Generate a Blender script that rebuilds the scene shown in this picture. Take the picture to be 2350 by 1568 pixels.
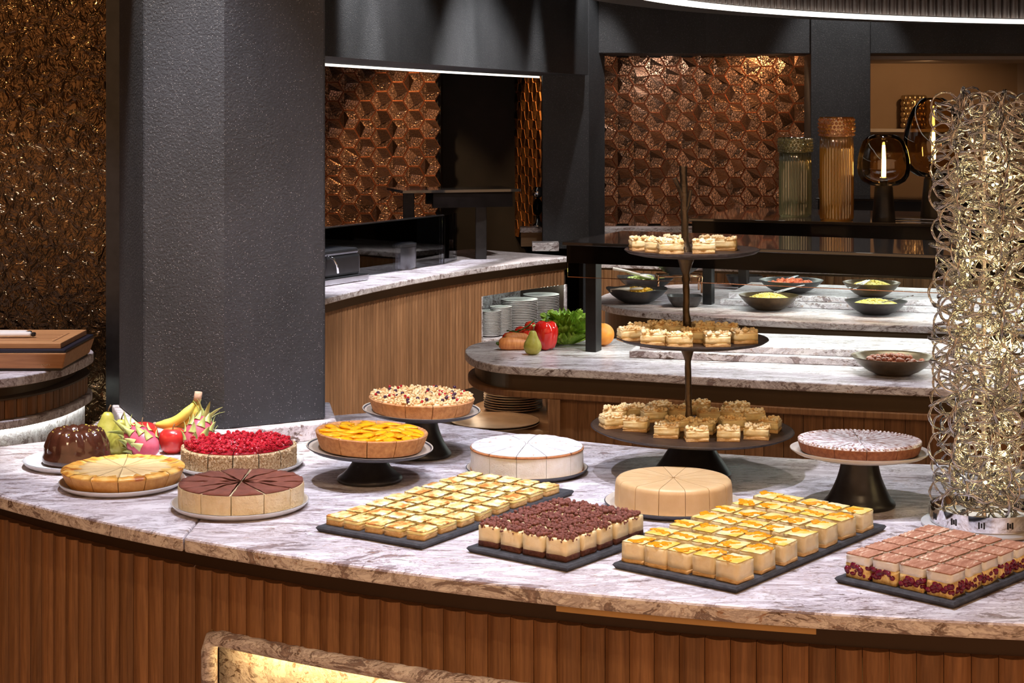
import bpy, math, random
from math import sin, cos, pi, radians, atan2, hypot, sqrt, degrees
from mathutils import Vector, Matrix, noise

for o in list(bpy.data.objects):
    bpy.data.objects.remove(o, do_unlink=True)
SC = bpy.context.scene
COL = SC.collection
RND = random.Random(11)

# ------------------------------------------------------------------ camera
FPX, HZ, CAMZ = 3900.0, 250.0, 1.75        # focal length in px, horizon row, eye height (m)
cam_d = bpy.data.cameras.new('camera')
cam_d.sensor_width = 36.0
cam_d.lens = 36.0 * FPX / 2350.0
cam_d.shift_y = -(784.0 - HZ) / 2350.0
cam_d.clip_start = 0.05
cam_d.clip_end = 60
cam = bpy.data.objects.new('camera', cam_d)
COL.objects.link(cam)
cam.location = (0, 0, CAMZ)
cam.rotation_euler = (radians(90), 0, 0)
SC.camera = cam

# ------------------------------------------------------------------ world and exposure
wd = bpy.data.worlds.new('world')
SC.world = wd
wd.use_nodes = True
wd.node_tree.nodes['Background'].inputs[0].default_value = (1.0, 0.55, 0.27, 1)
wd.node_tree.nodes['Background'].inputs[1].default_value = 1.0
SC.view_settings.view_transform = 'Standard'
SC.view_settings.look = 'None'
SC.view_settings.gamma = 1.0
SC.view_settings.use_curve_mapping = False
SC.view_settings.exposure = 0.15


# ------------------------------------------------------------------ main lights (ceiling downlights, some added as fill; fixtures are built further down)
def spot(name, loc, target, watts, col, angle, blend=0.5, radius=0.03):
    d = bpy.data.lights.new(name, 'SPOT')
    d.energy = watts
    d.color = col
    d.spot_size = radians(angle)
    d.spot_blend = blend
    d.shadow_soft_size = radius
    o = bpy.data.objects.new(name, d)
    COL.objects.link(o)
    o.location = loc
    o.rotation_euler = (Vector(target) - Vector(loc)).to_track_quat('-Z', 'Y').to_euler()
    return o


COOL = (0.84, 0.86, 1.0)
WHITE = (1.0, 0.95, 0.88)
WARM = (1.0, 0.60, 0.28)
SOFT = (1.0, 0.70, 0.40)
SPOTS = [  # location, target, watts, colour, cone
    ((-0.75, 3.55, 3.12), (-0.75, 3.85, 0.9), 112, COOL, 62),
    ((0.05, 3.45, 3.12), (-0.05, 3.70, 0.9), 130, COOL, 62),
    ((0.75, 3.20, 3.12), (0.70, 3.45, 0.9), 130, COOL, 62),
    ((0.30, 4.25, 3.12), (0.30, 4.00, 0.9), 60, COOL, 62),
    ((-0.45, 1.60, 3.12), (-0.45, 3.75, 0.95), 48, SOFT, 46),  # added front fill for the cake sides
    ((0.55, 1.45, 3.12), (0.50, 3.65, 1.05), 48, SOFT, 46),  # second added fill, from the front right
    # grazing the stucco column
    ((-0.93, 4.12, 3.12), (-0.88, 4.24, 1.6), 260, WHITE, 26),
    ((-0.50, 4.12, 3.12), (-0.58, 4.28, 0.9), 20, WHITE, 34),
    # scallops on the bulkhead over the curved counter
    ((-0.383, 7.03, 3.12), (-0.390, 7.04, 1.9), 260, WHITE, 27),
    ((-0.023, 8.26, 3.12), (-0.030, 8.27, 1.9), 260, WHITE, 27),
    ((0.322, 9.285, 3.12), (0.315, 9.295, 1.9), 260, WHITE, 27),
    ((0.60, 9.95, 3.12), (0.50, 10.4, 1.5), 80, WHITE, 34),
    # back counters and tiled walls
    ((-0.75, 8.6, 3.12), (-0.80, 8.8, 0.9), 280, COOL, 60),
    ((-0.05, 9.5, 3.12), (-0.15, 9.6, 0.9), 280, COOL, 55),
    ((0.95, 10.50, 2.075), (1.00, 11.0, 1.35), 4.5, WHITE, 130),
    ((1.65, 10.55, 2.075), (1.60, 11.0, 1.6), 6, WARM, 130),
    ((-0.75, 9.70, 3.12), (-0.62, 10.9, 1.20), 150, WARM, 34),
    ((2.05, 10.1, 3.12), (2.03, 10.5, 1.4), 60, WHITE, 50),
    # islands
    ((0.55, 6.2, 3.12), (0.55, 5.9, 0.9), 70, COOL, 55),
    ((1.25, 5.9, 3.12), (1.25, 5.6, 0.9), 70, COOL, 55),
    ((0.85, 7.6, 3.12), (0.85, 7.5, 0.9), 70, COOL, 55),
    ((1.6, 7.5, 3.12), (1.6, 7.3, 0.9), 70, COOL, 55),
    # carving station on the left, and a warm lamp added for glints on the hammered screen
    ((-1.75, 5.0, 3.12), (-1.75, 5.6, 0.9), 200, COOL, 55),
    ((-2.3, 5.2, 2.9), (-1.9, 6.2, 1.6), 40, WARM, 70),
    # added to brighten the fronts along the aisles, and the niche
    ((0.65, 7.7, 3.12), (-0.25, 8.9, 0.5), 280, WHITE, 60),
    ((-0.35, 6.6, 3.12), (-0.75, 8.1, 0.5), 220, WHITE, 55),
    ((0.75, 4.75, 3.12), (0.75, 5.35, 0.6), 90, WHITE, 75),
    ((2.75, 11.2, 2.06), (2.75, 11.9, 1.3), 14, WARM, 130),
    ((1.75, 6.3, 3.12), (1.45, 7.1, 1.5), 110, WARM, 40),
    ((-0.35, 10.2, 3.12), (0.12, 10.95, 1.5), 90, WARM, 22),  # added to brighten the amber return wall
]
for i, (l, t, w, c, a) in enumerate(SPOTS):
    spot('downlight_or_fill_beam', l, t, w, c, a)


def at(u, v, z=0.9):
    """photo measurement -> point on the horizontal plane z"""
    y = FPX * (CAMZ - z) / (v - HZ)
    return Vector(((u - 1175.0) / FPX * y, y, z))


def atd(u, v, y):
    """photo measurement -> point at depth y"""
    return Vector(((u - 1175.0) / FPX * y, y, CAMZ - (v - HZ) * y / FPX))


# ------------------------------------------------------------------ materials
MATS = {}


def new_mat(name):
    m = bpy.data.materials.new(name)
    m.use_nodes = True
    nt = m.node_tree
    b = nt.nodes['Principled BSDF']
    MATS[name] = m
    return m, nt, b


def coords(nt, scale=(1, 1, 1), kind='Object', rot=(0, 0, 0)):
    tc = nt.nodes.new('ShaderNodeTexCoord')
    mp = nt.nodes.new('ShaderNodeMapping')
    mp.inputs['Scale'].default_value = scale
    mp.inputs['Rotation'].default_value = rot
    nt.links.new(tc.outputs[kind], mp.inputs['Vector'])
    return mp.outputs['Vector']


def nz(nt, vec, scale, detail=4, rough=0.55, dist=0.0):
    n = nt.nodes.new('ShaderNodeTexNoise')
    n.inputs['Scale'].default_value = scale
    n.inputs['Detail'].default_value = detail
    n.inputs['Roughness'].default_value = rough
    n.inputs['Distortion'].default_value = dist
    nt.links.new(vec, n.inputs['Vector'])
    return n.outputs['Fac']


def ramp(nt, fac, stops, mode='LINEAR'):
    r = nt.nodes.new('ShaderNodeValToRGB')
    r.color_ramp.interpolation = mode
    els = r.color_ramp.elements
    while len(els) < len(stops):
        els.new(0.5)
    for e, (p, c) in zip(els, stops):
        e.position = p
        e.color = (c[0], c[1], c[2], 1) if not isinstance(c, (int, float)) else (c, c, c, 1)
    nt.links.new(fac, r.inputs['Fac'])
    return r.outputs['Color']


def mixc(nt, fac, a, b, mode='MIX'):
    m = nt.nodes.new('ShaderNodeMix')
    m.data_type = 'RGBA'
    m.blend_type = mode
    if isinstance(fac, (int, float)):
        m.inputs[0].default_value = fac
    else:
        nt.links.new(fac, m.inputs[0])
    for sock, x in ((m.inputs[6], a), (m.inputs[7], b)):
        if isinstance(x, tuple):
            sock.default_value = (x[0], x[1], x[2], 1)
        else:
            nt.links.new(x, sock)
    return m.outputs[2]


def math_n(nt, op, a, b=0.0):
    m = nt.nodes.new('ShaderNodeMath')
    m.operation = op
    for i, x in enumerate((a, b)):
        if isinstance(x, (int, float)):
            m.inputs[i].default_value = x
        else:
            nt.links.new(x, m.inputs[i])
    return m.outputs[0]


def bump(nt, b, height, strength=0.3, dist=0.002):
    n = nt.nodes.new('ShaderNodeBump')
    n.inputs['Strength'].default_value = strength
    n.inputs['Distance'].default_value = dist
    nt.links.new(height, n.inputs['Height'])
    nt.links.new(n.outputs['Normal'], b.inputs['Normal'])


def mk(name, stops, scale=20, stretch=(1, 1, 1), rough=0.5, metal=0.0, bmp=0.0, bscale=None, bdist=0.002,
       spec=0.5, coat=0.0, detail=4, sss=0.0, sssc=None, nrough=0.55, dist=0.0):
    """noise-coloured procedural surface"""
    m, nt, b = new_mat(name)
    oi = nt.nodes.new('ShaderNodeObjectInfo')
    tc = nt.nodes.new('ShaderNodeTexCoord')
    rv = nt.nodes.new('ShaderNodeVectorMath')      # every copy gets its own piece of the pattern
    rv.operation = 'MULTIPLY_ADD'
    nt.links.new(oi.outputs['Random'], rv.inputs[0])
    rv.inputs[1].default_value = (7.3, 5.1, 3.7)
    nt.links.new(tc.outputs['Object'], rv.inputs[2])
    mp = nt.nodes.new('ShaderNodeMapping')
    mp.inputs['Scale'].default_value = stretch
    nt.links.new(rv.outputs[0], mp.inputs['Vector'])
    vec = mp.outputs['Vector']
    if len(stops) == 1:
        c = stops[0]
        f = nz(nt, vec, scale, detail)
        col = mixc(nt, f, tuple(x * 0.86 for x in c), tuple(min(1, x * 1.12) for x in c))
    else:
        f = nz(nt, vec, scale, detail, nrough, dist)
        col = ramp(nt, f, stops)
    nt.links.new(col, b.inputs['Base Color'])
    b.inputs['Roughness'].default_value = rough
    b.inputs['Metallic'].default_value = metal
    b.inputs['Specular IOR Level'].default_value = spec
    b.inputs['Coat Weight'].default_value = coat
    if sss:
        b.inputs['Subsurface Weight'].default_value = sss
        b.inputs['Subsurface Radius'].default_value = sssc or (0.01, 0.006, 0.003)
        b.inputs['Subsurface Scale'].default_value = 0.5
    if bmp:
        h = nz(nt, coords(nt, (1, 1, 1)), bscale or scale * 3, 3)
        bump(nt, b, h, bmp, bdist)
    return m


def emis(name, col, strength):
    m, nt, b = new_mat(name)
    b.inputs['Base Color'].default_value = (col[0], col[1], col[2], 1)
    b.inputs['Emission Color'].default_value = (col[0], col[1], col[2], 1)
    b.inputs['Emission Strength'].default_value = strength
    return m


def marble():
    m, nt, b = new_mat('marble')
    rz = radians(-16)
    v = coords(nt, (0.60, 1.7, 1.5), rot=(0, 0, rz))
    region = nz(nt, v, 2.2, 4, 0.6, 1.0)
    patches = nz(nt, v, 7.0, 9, 0.72, 2.0)
    base = ramp(nt, patches, [(0.33, (0.82, 0.79, 0.83)), (0.46, (0.77, 0.73, 0.77)), (0.50, (0.46, 0.40, 0.44)),
                              (0.55, (0.74, 0.69, 0.72)), (0.59, (0.20, 0.155, 0.165)), (0.65, (0.33, 0.25, 0.25)), (0.70, (0.60, 0.54, 0.55))])
    # dark flaky streaks, gathered in clusters
    fl = nz(nt, coords(nt, (10, 36, 30), rot=(0, 0, rz)), 1.0, 8, 0.72, 2.4)
    cl = ramp(nt, region, [(0.38, 0.0), (0.56, 1.0)])
    fm = math_n(nt, 'MULTIPLY', ramp(nt, fl, [(0.545, 0.0), (0.60, 1.0)]), cl)
    col = mixc(nt, fm, base, (0.12, 0.075, 0.062))
    # rusty flecks
    region2 = nz(nt, coords(nt, (0.7, 1.5, 1.2), rot=(0, 0, rz)), 3.1, 3, 0.5, 0.5)
    rf = nz(nt, coords(nt, (16, 40, 40), rot=(0, 0, radians(24))), 1.0, 8, 0.75, 3.0)
    rm = math_n(nt, 'MULTIPLY', ramp(nt, rf, [(0.57, 0.0), (0.63, 0.9)]), ramp(nt, region2, [(0.40, 0.0), (0.56, 1.0)]))
    col = mixc(nt, rm, col, (0.34, 0.17, 0.085))
    # thin long veins
    wv = nt.nodes.new('ShaderNodeTexWave')
    wv.inputs['Scale'].default_value = 2.4
    wv.inputs['Distortion'].default_value = 22.0
    wv.inputs['Detail'].default_value = 6.0
    wv.inputs['Detail Roughness'].default_value = 0.72
    nt.links.new(coords(nt, (0.7, 1.8, 1.5), rot=(0, 0, radians(60))), wv.inputs['Vector'])
    vm = ramp(nt, wv.outputs['Fac'], [(0.0, 0.55), (0.022, 0.0)])
    col = mixc(nt, vm, col, (0.20, 0.13, 0.11))
    nt.links.new(col, b.inputs['Base Color'])
    b.inputs['Roughness'].default_value = 0.34
    b.inputs['Specular IOR Level'].default_value = 0.35
    bump(nt, b, patches, 0.10, 0.002)
    return m


def wood(name, dark, light, sc=(26, 26, 1.3), rough=0.5):
    m, nt, b = new_mat(name)
    oi = nt.nodes.new('ShaderNodeObjectInfo')
    tc = nt.nodes.new('ShaderNodeTexCoord')
    add = nt.nodes.new('ShaderNodeVectorMath')
    add.operation = 'ADD'
    rv = nt.nodes.new('ShaderNodeCombineXYZ')
    r10 = math_n(nt, 'MULTIPLY', oi.outputs['Random'], 17.0)
    for i in range(3):
        nt.links.new(r10, rv.inputs[i])
    nt.links.new(tc.outputs['Object'], add.inputs[0])
    nt.links.new(rv.outputs[0], add.inputs[1])
    mp = nt.nodes.new('ShaderNodeMapping')
    mp.inputs['Scale'].default_value = sc
    nt.links.new(add.outputs[0], mp.inputs['Vector'])
    f = nz(nt, mp.outputs['Vector'], 2.2, 7, 0.62, 1.4)
    f2 = nz(nt, mp.outputs['Vector'], 11.0, 4, 0.7, 0.3)
    ff = math_n(nt, 'ADD', math_n(nt, 'MULTIPLY', f, 0.7), math_n(nt, 'MULTIPLY', f2, 0.3))
    col = ramp(nt, ff, [(0.33, dark), (0.5, tuple((a + c) / 2 for a, c in zip(dark, light))), (0.66, light)])
    tint = ramp(nt, oi.outputs['Random'], [(0.0, 0.78), (1.0, 1.1)])
    col = mixc(nt, 1.0, col, tint, 'MULTIPLY')
    nt.links.new(col, b.inputs['Base Color'])
    b.inputs['Roughness'].default_value = rough
    bump(nt, b, ff, 0.25, 0.001)
    return m


def stucco():
    m, nt, b = new_mat('stucco')
    v = coords(nt)
    big = nz(nt, coords(nt, (1, 1, 0.5)), 3.0, 5, 0.6)
    col = ramp(nt, big, [(0.35, (0.026, 0.029, 0.035)), (0.65, (0.048, 0.051, 0.060))])
    vo = nt.nodes.new('ShaderNodeTexVoronoi')
    vo.inputs['Scale'].default_value = 320
    nt.links.new(v, vo.inputs['Vector'])
    near = ramp(nt, vo.outputs['Distance'], [(0.14, 1.0), (0.26, 0.0)])
    cellr = nt.nodes.new('ShaderNodeSeparateColor')
    nt.links.new(vo.outputs['Color'], cellr.inputs[0])
    pick = math_n(nt, 'GREATER_THAN', cellr.outputs[0], 0.80)
    sp = math_n(nt, 'MULTIPLY', near, pick)
    col = mixc(nt, sp, col, (0.62, 0.60, 0.60))
    nt.links.new(col, b.inputs['Base Color'])
    b.inputs['Roughness'].default_value = 0.62
    h = math_n(nt, 'ADD', nz(nt, v, 160, 3, 0.6), math_n(nt, 'MULTIPLY', sp, 1.2))
    bump(nt, b, h, 0.6, 0.003)
    return m


def copper(name, c1, c2, crackle=0.5, rough=0.30):
    m, nt, b = new_mat(name)
    oi = nt.nodes.new('ShaderNodeObjectInfo')
    col = mixc(nt, oi.outputs['Random'], c1, c2)
    vo = nt.nodes.new('ShaderNodeTexVoronoi')
    vo.feature = 'DISTANCE_TO_EDGE'
    vo.inputs['Scale'].default_value = 62
    nt.links.new(coords(nt), vo.inputs['Vector'])
    cr = ramp(nt, vo.outputs['Distance'], [(0.0, 0.0), (0.12, 1.0)])
    if crackle > 0.2:
        col = mixc(nt, cr, mixc(nt, 0.55, col, (0.03, 0.015, 0.01)), col)
    nt.links.new(col, b.inputs['Base Color'])
    b.inputs['Metallic'].default_value = 0.85
    b.inputs['Roughness'].default_value = rough
    bump(nt, b, cr, crackle, 0.006)
    return m


def hammered():
    m, nt, b = new_mat('hammered_bronze')
    v = coords(nt, (1, 1, 0.8))
    h = nz(nt, v, 26, 3, 0.5, 0.6)
    h2 = nz(nt, v, 9, 2, 0.5, 0.3)
    hh = math_n(nt, 'ADD', h, math_n(nt, 'MULTIPLY', h2, 0.5))
    f = nz(nt, coords(nt), 1.2, 3)
    col = ramp(nt, f, [(0.3, (0.06, 0.034, 0.016)), (0.7, (0.14, 0.078, 0.034))])
    nt.links.new(col, b.inputs['Base Color'])
    b.inputs['Metallic'].default_value = 0.85
    b.inputs['Roughness'].default_value = 0.13
    bump(nt, b, hh, 1.0, 0.03)
    return m


def glass(name, tint, refl=0.12, rough=0.02, ior=1.45, milk=0.0):
    """thin clear pane or vessel: tinted see-through with fresnel reflection"""
    m, nt, b = new_mat(name)
    out = nt.nodes['Material Output']
    tr = nt.nodes.new('ShaderNodeBsdfTransparent')
    f0 = nz(nt, coords(nt), 4, 2)
    tcol = mixc(nt, f0, tuple(x * 0.96 for x in tint), tint)
    nt.links.new(tcol, tr.inputs[0])
    gl = nt.nodes.new('ShaderNodeBsdfGlossy')
    gl.inputs['Roughness'].default_value = rough
    fr = nt.nodes.new('ShaderNodeFresnel')
    fr.inputs['IOR'].default_value = ior
    fac = math_n(nt, 'ADD', fr.outputs[0], refl)
    mx = nt.nodes.new('ShaderNodeMixShader')
    nt.links.new(fac, mx.inputs[0])
    if milk:
        tl = nt.nodes.new('ShaderNodeBsdfTranslucent')
        nt.links.new(tcol, tl.inputs[0])
        m2 = nt.nodes.new('ShaderNodeMixShader')
        m2.inputs[0].default_value = milk
        nt.links.new(tr.outputs[0], m2.inputs[1])
        nt.links.new(tl.outputs[0], m2.inputs[2])
        nt.links.new(m2.outputs[0], mx.inputs[1])
    else:
        nt.links.new(tr.outputs[0], mx.inputs[1])
    nt.links.new(gl.outputs[0], mx.inputs[2])
    nt.links.new(mx.outputs[0], out.inputs['Surface'])
    return m


marble()
wood('oak', (0.13, 0.054, 0.020), (0.32, 0.155, 0.066))
wood('oak_fine', (0.19, 0.085, 0.036), (0.40, 0.205, 0.10))
wood('oak_flat', (0.30, 0.17, 0.085), (0.50, 0.31, 0.17), sc=(1.3, 26, 26))
wood('board_wood', (0.36, 0.16, 0.06), (0.55, 0.28, 0.12), sc=(1.5, 24, 24))
wood('ceiling_wood', (0.055, 0.038, 0.034), (0.11, 0.08, 0.07), sc=(26, 26, 1.3))
stucco()
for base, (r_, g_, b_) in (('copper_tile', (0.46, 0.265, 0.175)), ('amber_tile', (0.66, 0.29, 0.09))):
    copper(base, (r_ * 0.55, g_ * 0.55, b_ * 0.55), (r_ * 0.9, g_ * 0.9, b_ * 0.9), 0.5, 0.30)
    copper(base + '_dark', (r_ * 0.20, g_ * 0.18, b_ * 0.17), (r_ * 0.36, g_ * 0.32, b_ * 0.30), 0.1, 0.25)  # facet in shade, darkened in the colour
    copper(base + '_light', (r_ * 1.05, g_ * 1.05, b_ * 1.05), (r_ * 1.55, g_ * 1.55, b_ * 1.6), 0.6, 0.36)  # facet towards the light, brightened in the colour
    copper(base + '_edge', (r_ * 1.25, g_ * 1.1, b_ * 1.0), (r_ * 1.45, g_ * 1.3, b_ * 1.2), 0.05, 0.35)  # rim coloured brighter, as if catching light
hammered()
mk('brass_band', [(0.30, (0.115, 0.078, 0.048)), (0.70, (0.14, 0.095, 0.060))], 3, rough=0.38, metal=0.55)
mk('dark_band', [(0.3, (0.050, 0.028, 0.018)), (0.7, (0.065, 0.036, 0.022))], 3, rough=0.42, metal=0.4)
mk('plinth_dark', [(0.3, (0.06, 0.042, 0.03)), (0.7, (0.08, 0.055, 0.04))], 5, rough=0.6)
mk('black_metal', [(0.3, (0.012, 0.011, 0.011)), (0.7, (0.022, 0.020, 0.020))], 30, rough=0.36, metal=0.4)
mk('black_gloss', [(0.3, (0.004, 0.003, 0.003)), (0.7, (0.008, 0.006, 0.006))], 10, rough=0.18, spec=0.10)
mk('black_wall', [(0.3, (0.006, 0.005, 0.005)), (0.7, (0.013, 0.010, 0.010))], 8, rough=0.7)
mk('stand_black', [(0.3, (0.020, 0.018, 0.017)), (0.7, (0.032, 0.029, 0.028))], 60, rough=0.33, metal=0.3, bmp=0.05, bscale=300)
mk('plate_dark', [(0.3, (0.045, 0.045, 0.055)), (0.7, (0.075, 0.073, 0.085))], 80, rough=0.42, spec=0.4)
mk('slate', [(0.3, (0.022, 0.023, 0.028)), (0.7, (0.055, 0.057, 0.066))], 60, rough=0.6, bmp=0.5, bscale=220, bdist=0.002)
mk('cast_iron', [(0.3, (0.040, 0.022, 0.015)), (0.7, (0.085, 0.045, 0.028))], 60, rough=0.55, metal=0.5, bmp=0.25, bscale=120)
mk('iron_rim', [(0.3, (0.05, 0.045, 0.05)), (0.7, (0.10, 0.09, 0.095))], 90, rough=0.45, metal=0.6)
mk('bark_bronze', [(0.3, (0.035, 0.024, 0.015)), (0.7, (0.13, 0.090, 0.050))], 40, stretch=(1, 1, 0.25), rough=0.35, metal=0.8, bmp=0.6, bscale=60, bdist=0.004)
mk('porcelain', [(0.58, 0.57, 0.57)], 30, rough=0.22)
mk('porcelain_grey', [(0.3, (0.50, 0.50, 0.54)), (0.7, (0.62, 0.62, 0.66))], 150, rough=0.4)
mk('porcelain_cream', [(0.60, 0.53, 0.45)], 30, rough=0.3)
mk('plate_brown', [(0.3, (0.22, 0.14, 0.085)), (0.7, (0.30, 0.20, 0.125))], 30, rough=0.35)
mk('chrome', [(0.85, 0.85, 0.87)], 10, rough=0.06, metal=1.0)
mk('wire', [(0.60, 0.59, 0.61)], 60, rough=0.14, metal=1.0)
mk('steel', [(0.60, 0.60, 0.62)], 20, rough=0.22, metal=1.0)
mk('gold_bead', [(0.55, 0.40, 0.22)], 20, rough=0.3, metal=0.9)
mk('copper_rod', [(0.70, 0.38, 0.22)], 20, rough=0.2, metal=1.0)
mk('beige_wall', [(0.3, (0.24, 0.16, 0.10)), (0.7, (0.29, 0.20, 0.13))], 2, rough=0.8)
mk('beige_trim', [(0.42, 0.36, 0.33)], 4, rough=0.6)
mk('floor_mat', [(0.3, (0.30, 0.20, 0.13)), (0.7, (0.40, 0.28, 0.19))], 4, stretch=(1, 8, 1), rough=0.45)
mk('ceiling_mat', [(0.3, (0.035, 0.033, 0.034)), (0.7, (0.05, 0.047, 0.048))], 4, rough=0.8)
emis('led_white', (1.0, 0.93, 0.82), 2.2)
emis('led_cool', (0.88, 1.0, 0.90), 3.0)
emis('led_warm', (1.0, 0.66, 0.22), 45.0)
emis('led_shelf', (1.0, 0.80, 0.55), 40.0)
emis('led_niche', (0.88, 1.0, 0.90), 45.0)
emis('filament', (1.0, 0.62, 0.20), 40.0)
emis('fairy', (1.0, 0.78, 0.30), 30.0)
glass('clear_glass', (0.95, 0.96, 0.95), 0.0, 0.02, 1.12)
glass('grey_glass', (0.72, 0.74, 0.78), 0.03)
glass('smoke_amber', (0.74, 0.57, 0.34), 0.08, 0.02, 1.2)
glass('amber_glass', (0.88, 0.55, 0.18), 0.12, 0.05, milk=0.5)
glass('olive_glass', (0.76, 0.70, 0.44), 0.12, 0.05, milk=0.4)
mk('dark_glass_top', [(0.3, (0.020, 0.016, 0.014)), (0.7, (0.030, 0.024, 0.020))], 6, rough=0.03, spec=0.9)
# food
mk('crust', [(0.25, (0.36, 0.155, 0.055)), (0.55, (0.55, 0.27, 0.11)), (0.8, (0.66, 0.38, 0.17))], 90, rough=0.75, bmp=0.5, bscale=420, bdist=0.003)
mk('pale_crust', [(0.25, (0.50, 0.24, 0.065)), (0.6, (0.66, 0.36, 0.11)), (0.85, (0.74, 0.46, 0.18))], 60, rough=0.7, bmp=0.3, bscale=300)
mk('gold_top', [(0.34, (0.38, 0.11, 0.015)), (0.47, (0.74, 0.36, 0.06)), (0.64, (0.84, 0.56, 0.18))], 26, rough=0.38, bmp=0.2, bscale=60)
mk('custard', [(0.3, (0.68, 0.46, 0.21)), (0.7, (0.78, 0.57, 0.29))], 40, rough=0.45, bmp=0.1)
mk('cream', [(0.3, (0.72, 0.57, 0.32)), (0.7, (0.82, 0.70, 0.47))], 45, rough=0.55, bmp=0.7, bscale=110, bdist=0.006, sss=0.1)
mk('white_cream', [(0.3, (0.80, 0.75, 0.66)), (0.7, (0.88, 0.85, 0.79))], 60, rough=0.6, bmp=0.35, bscale=260, sss=0.1)
mk('cocoa', [(0.3, (0.16, 0.046, 0.028)), (0.7, (0.25, 0.080, 0.050))], 40, rough=0.9, bmp=0.4, bscale=350)
mk('choc_glaze', [(0.3, (0.040, 0.012, 0.007)), (0.7, (0.075, 0.024, 0.013))], 20, rough=0.16, coat=0.6, bmp=0.12, bscale=45)
mk('pistachio', [(0.48, 0.40, 0.06)], 40, rough=0.6)
mk('nut_crumb', [(0.30, (0.30, 0.15, 0.07)), (0.45, (0.60, 0.40, 0.21)), (0.66, (0.80, 0.66, 0.46))], 230, rough=0.7, bmp=0.9, bscale=380, bdist=0.006, detail=2)
mk('berry_red', [(0.3, (0.32, 0.006, 0.018)), (0.7, (0.55, 0.018, 0.035))], 120, rough=0.12, coat=0.5, bmp=0.5, bscale=330, bdist=0.003)
mk('berry_glaze', [(0.3, (0.20, 0.004, 0.012)), (0.7, (0.40, 0.012, 0.025))], 90, rough=0.12, coat=0.5, bmp=0.4, bscale=200)
mk('blueberry', [(0.045, 0.012, 0.04)], 60, rough=0.35)
mk('peach', [(0.3, (0.88, 0.36, 0.006)), (0.7, (0.95, 0.52, 0.015))], 60, rough=0.14, coat=0.4, sss=0.1)
mk('crumble', [(0.28, (0.52, 0.24, 0.07)), (0.50, (0.85, 0.60, 0.30)), (0.72, (0.94, 0.80, 0.58))], 55, rough=0.75, bmp=0.4, bscale=250)
mk('crumble_gold', [(0.28, (0.60, 0.30, 0.09)), (0.42, (0.86, 0.60, 0.27)), (0.62, (0.95, 0.82, 0.52))], 48, rough=0.7, bmp=0.4, bscale=250)
mk('filling', [(0.3, (0.90, 0.68, 0.30)), (0.7, (0.96, 0.84, 0.50))], 70, rough=0.5, bmp=0.35, bscale=160)
mk('shortbread', [(0.3, (0.62, 0.36, 0.13)), (0.7, (0.80, 0.54, 0.25))], 110, rough=0.75, bmp=0.5, bscale=300)
mk('lemon', [(0.3, (0.85, 0.66, 0.18)), (0.7, (0.93, 0.79, 0.34))], 60, rough=0.4)
mk('lemon_top', [(0.38, (0.58, 0.23, 0.05)), (0.45, (0.80, 0.52, 0.17)), (0.53, (0.84, 0.68, 0.31)), (0.66, (0.86, 0.80, 0.66))], 38, stretch=(1, 1, 1), rough=0.35, bmp=0.2, bscale=80)
mk('cheese_body', [(0.3, (0.80, 0.61, 0.30)), (0.7, (0.88, 0.73, 0.43))], 40, rough=0.5, bmp=0.35, bscale=160, sss=0.1)
mk('cheese_top', [(0.38, (0.80, 0.54, 0.07)), (0.50, (0.82, 0.66, 0.22)), (0.62, (0.84, 0.75, 0.46))], 26, rough=0.4, bmp=0.1)
mk('mandarin', [(0.3, (0.85, 0.27, 0.004)), (0.7, (0.90, 0.40, 0.010))], 110, rough=0.2, bmp=0.4, bscale=220)
mk('choc_sponge', [(0.3, (0.065, 0.020, 0.013)), (0.7, (0.14, 0.048, 0.030))], 130, rough=0.9, bmp=0.7, bscale=330)
mk('choc_crumb', [(0.3, (0.13, 0.040, 0.028)), (0.7, (0.25, 0.085, 0.060))], 90, rough=0.85, bmp=0.5, bscale=350)
mk('sponge', [(0.3, (0.60, 0.33, 0.09)), (0.5, (0.82, 0.58, 0.22)), (0.7, (0.90, 0.72, 0.36))], 110, rough=0.8, bmp=0.6, bscale=260)
mk('cherry', [(0.3, (0.07, 0.004, 0.014)), (0.7, (0.22, 0.012, 0.045))], 90, rough=0.2, bmp=0.3, bscale=150)
mk('cocoa_cream', [(0.36, (0.36, 0.145, 0.080)), (0.56, (0.50, 0.24, 0.145)), (0.70, (0.82, 0.66, 0.48))], 42, stretch=(0.5, 3.2, 1), rough=0.85, bmp=0.6, bscale=70, bdist=0.004)
mk('caramel', [(0.3, (0.62, 0.40, 0.19)), (0.7, (0.71, 0.49, 0.26))], 24, rough=0.42, bmp=0.08, sss=0.1)
mk('caramel_cut', [(0.55, 0.27, 0.09)], 24, rough=0.6)
mk('choc_cake', [(0.3, (0.19, 0.060, 0.024)), (0.7, (0.33, 0.125, 0.055))], 130, rough=0.9, bmp=0.6, bscale=330)
mk('sugar_choc', [(0.36, (0.24, 0.09, 0.055)), (0.46, (0.55, 0.45, 0.44)), (0.58, (0.82, 0.79, 0.81))], 60, stretch=(1, 3, 1), rough=0.85, bmp=0.6, bscale=120, bdist=0.003)
mk('sugar_white', [(0.30, (0.50, 0.26, 0.15)), (0.36, (0.66, 0.60, 0.60)), (0.6, (0.74, 0.73, 0.75))], 80, rough=0.85, bmp=0.3, bscale=200)
mk('brown_sponge', [(0.3, (0.36, 0.13, 0.045)), (0.7, (0.52, 0.22, 0.085))], 90, rough=0.8, bmp=0.4)
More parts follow.
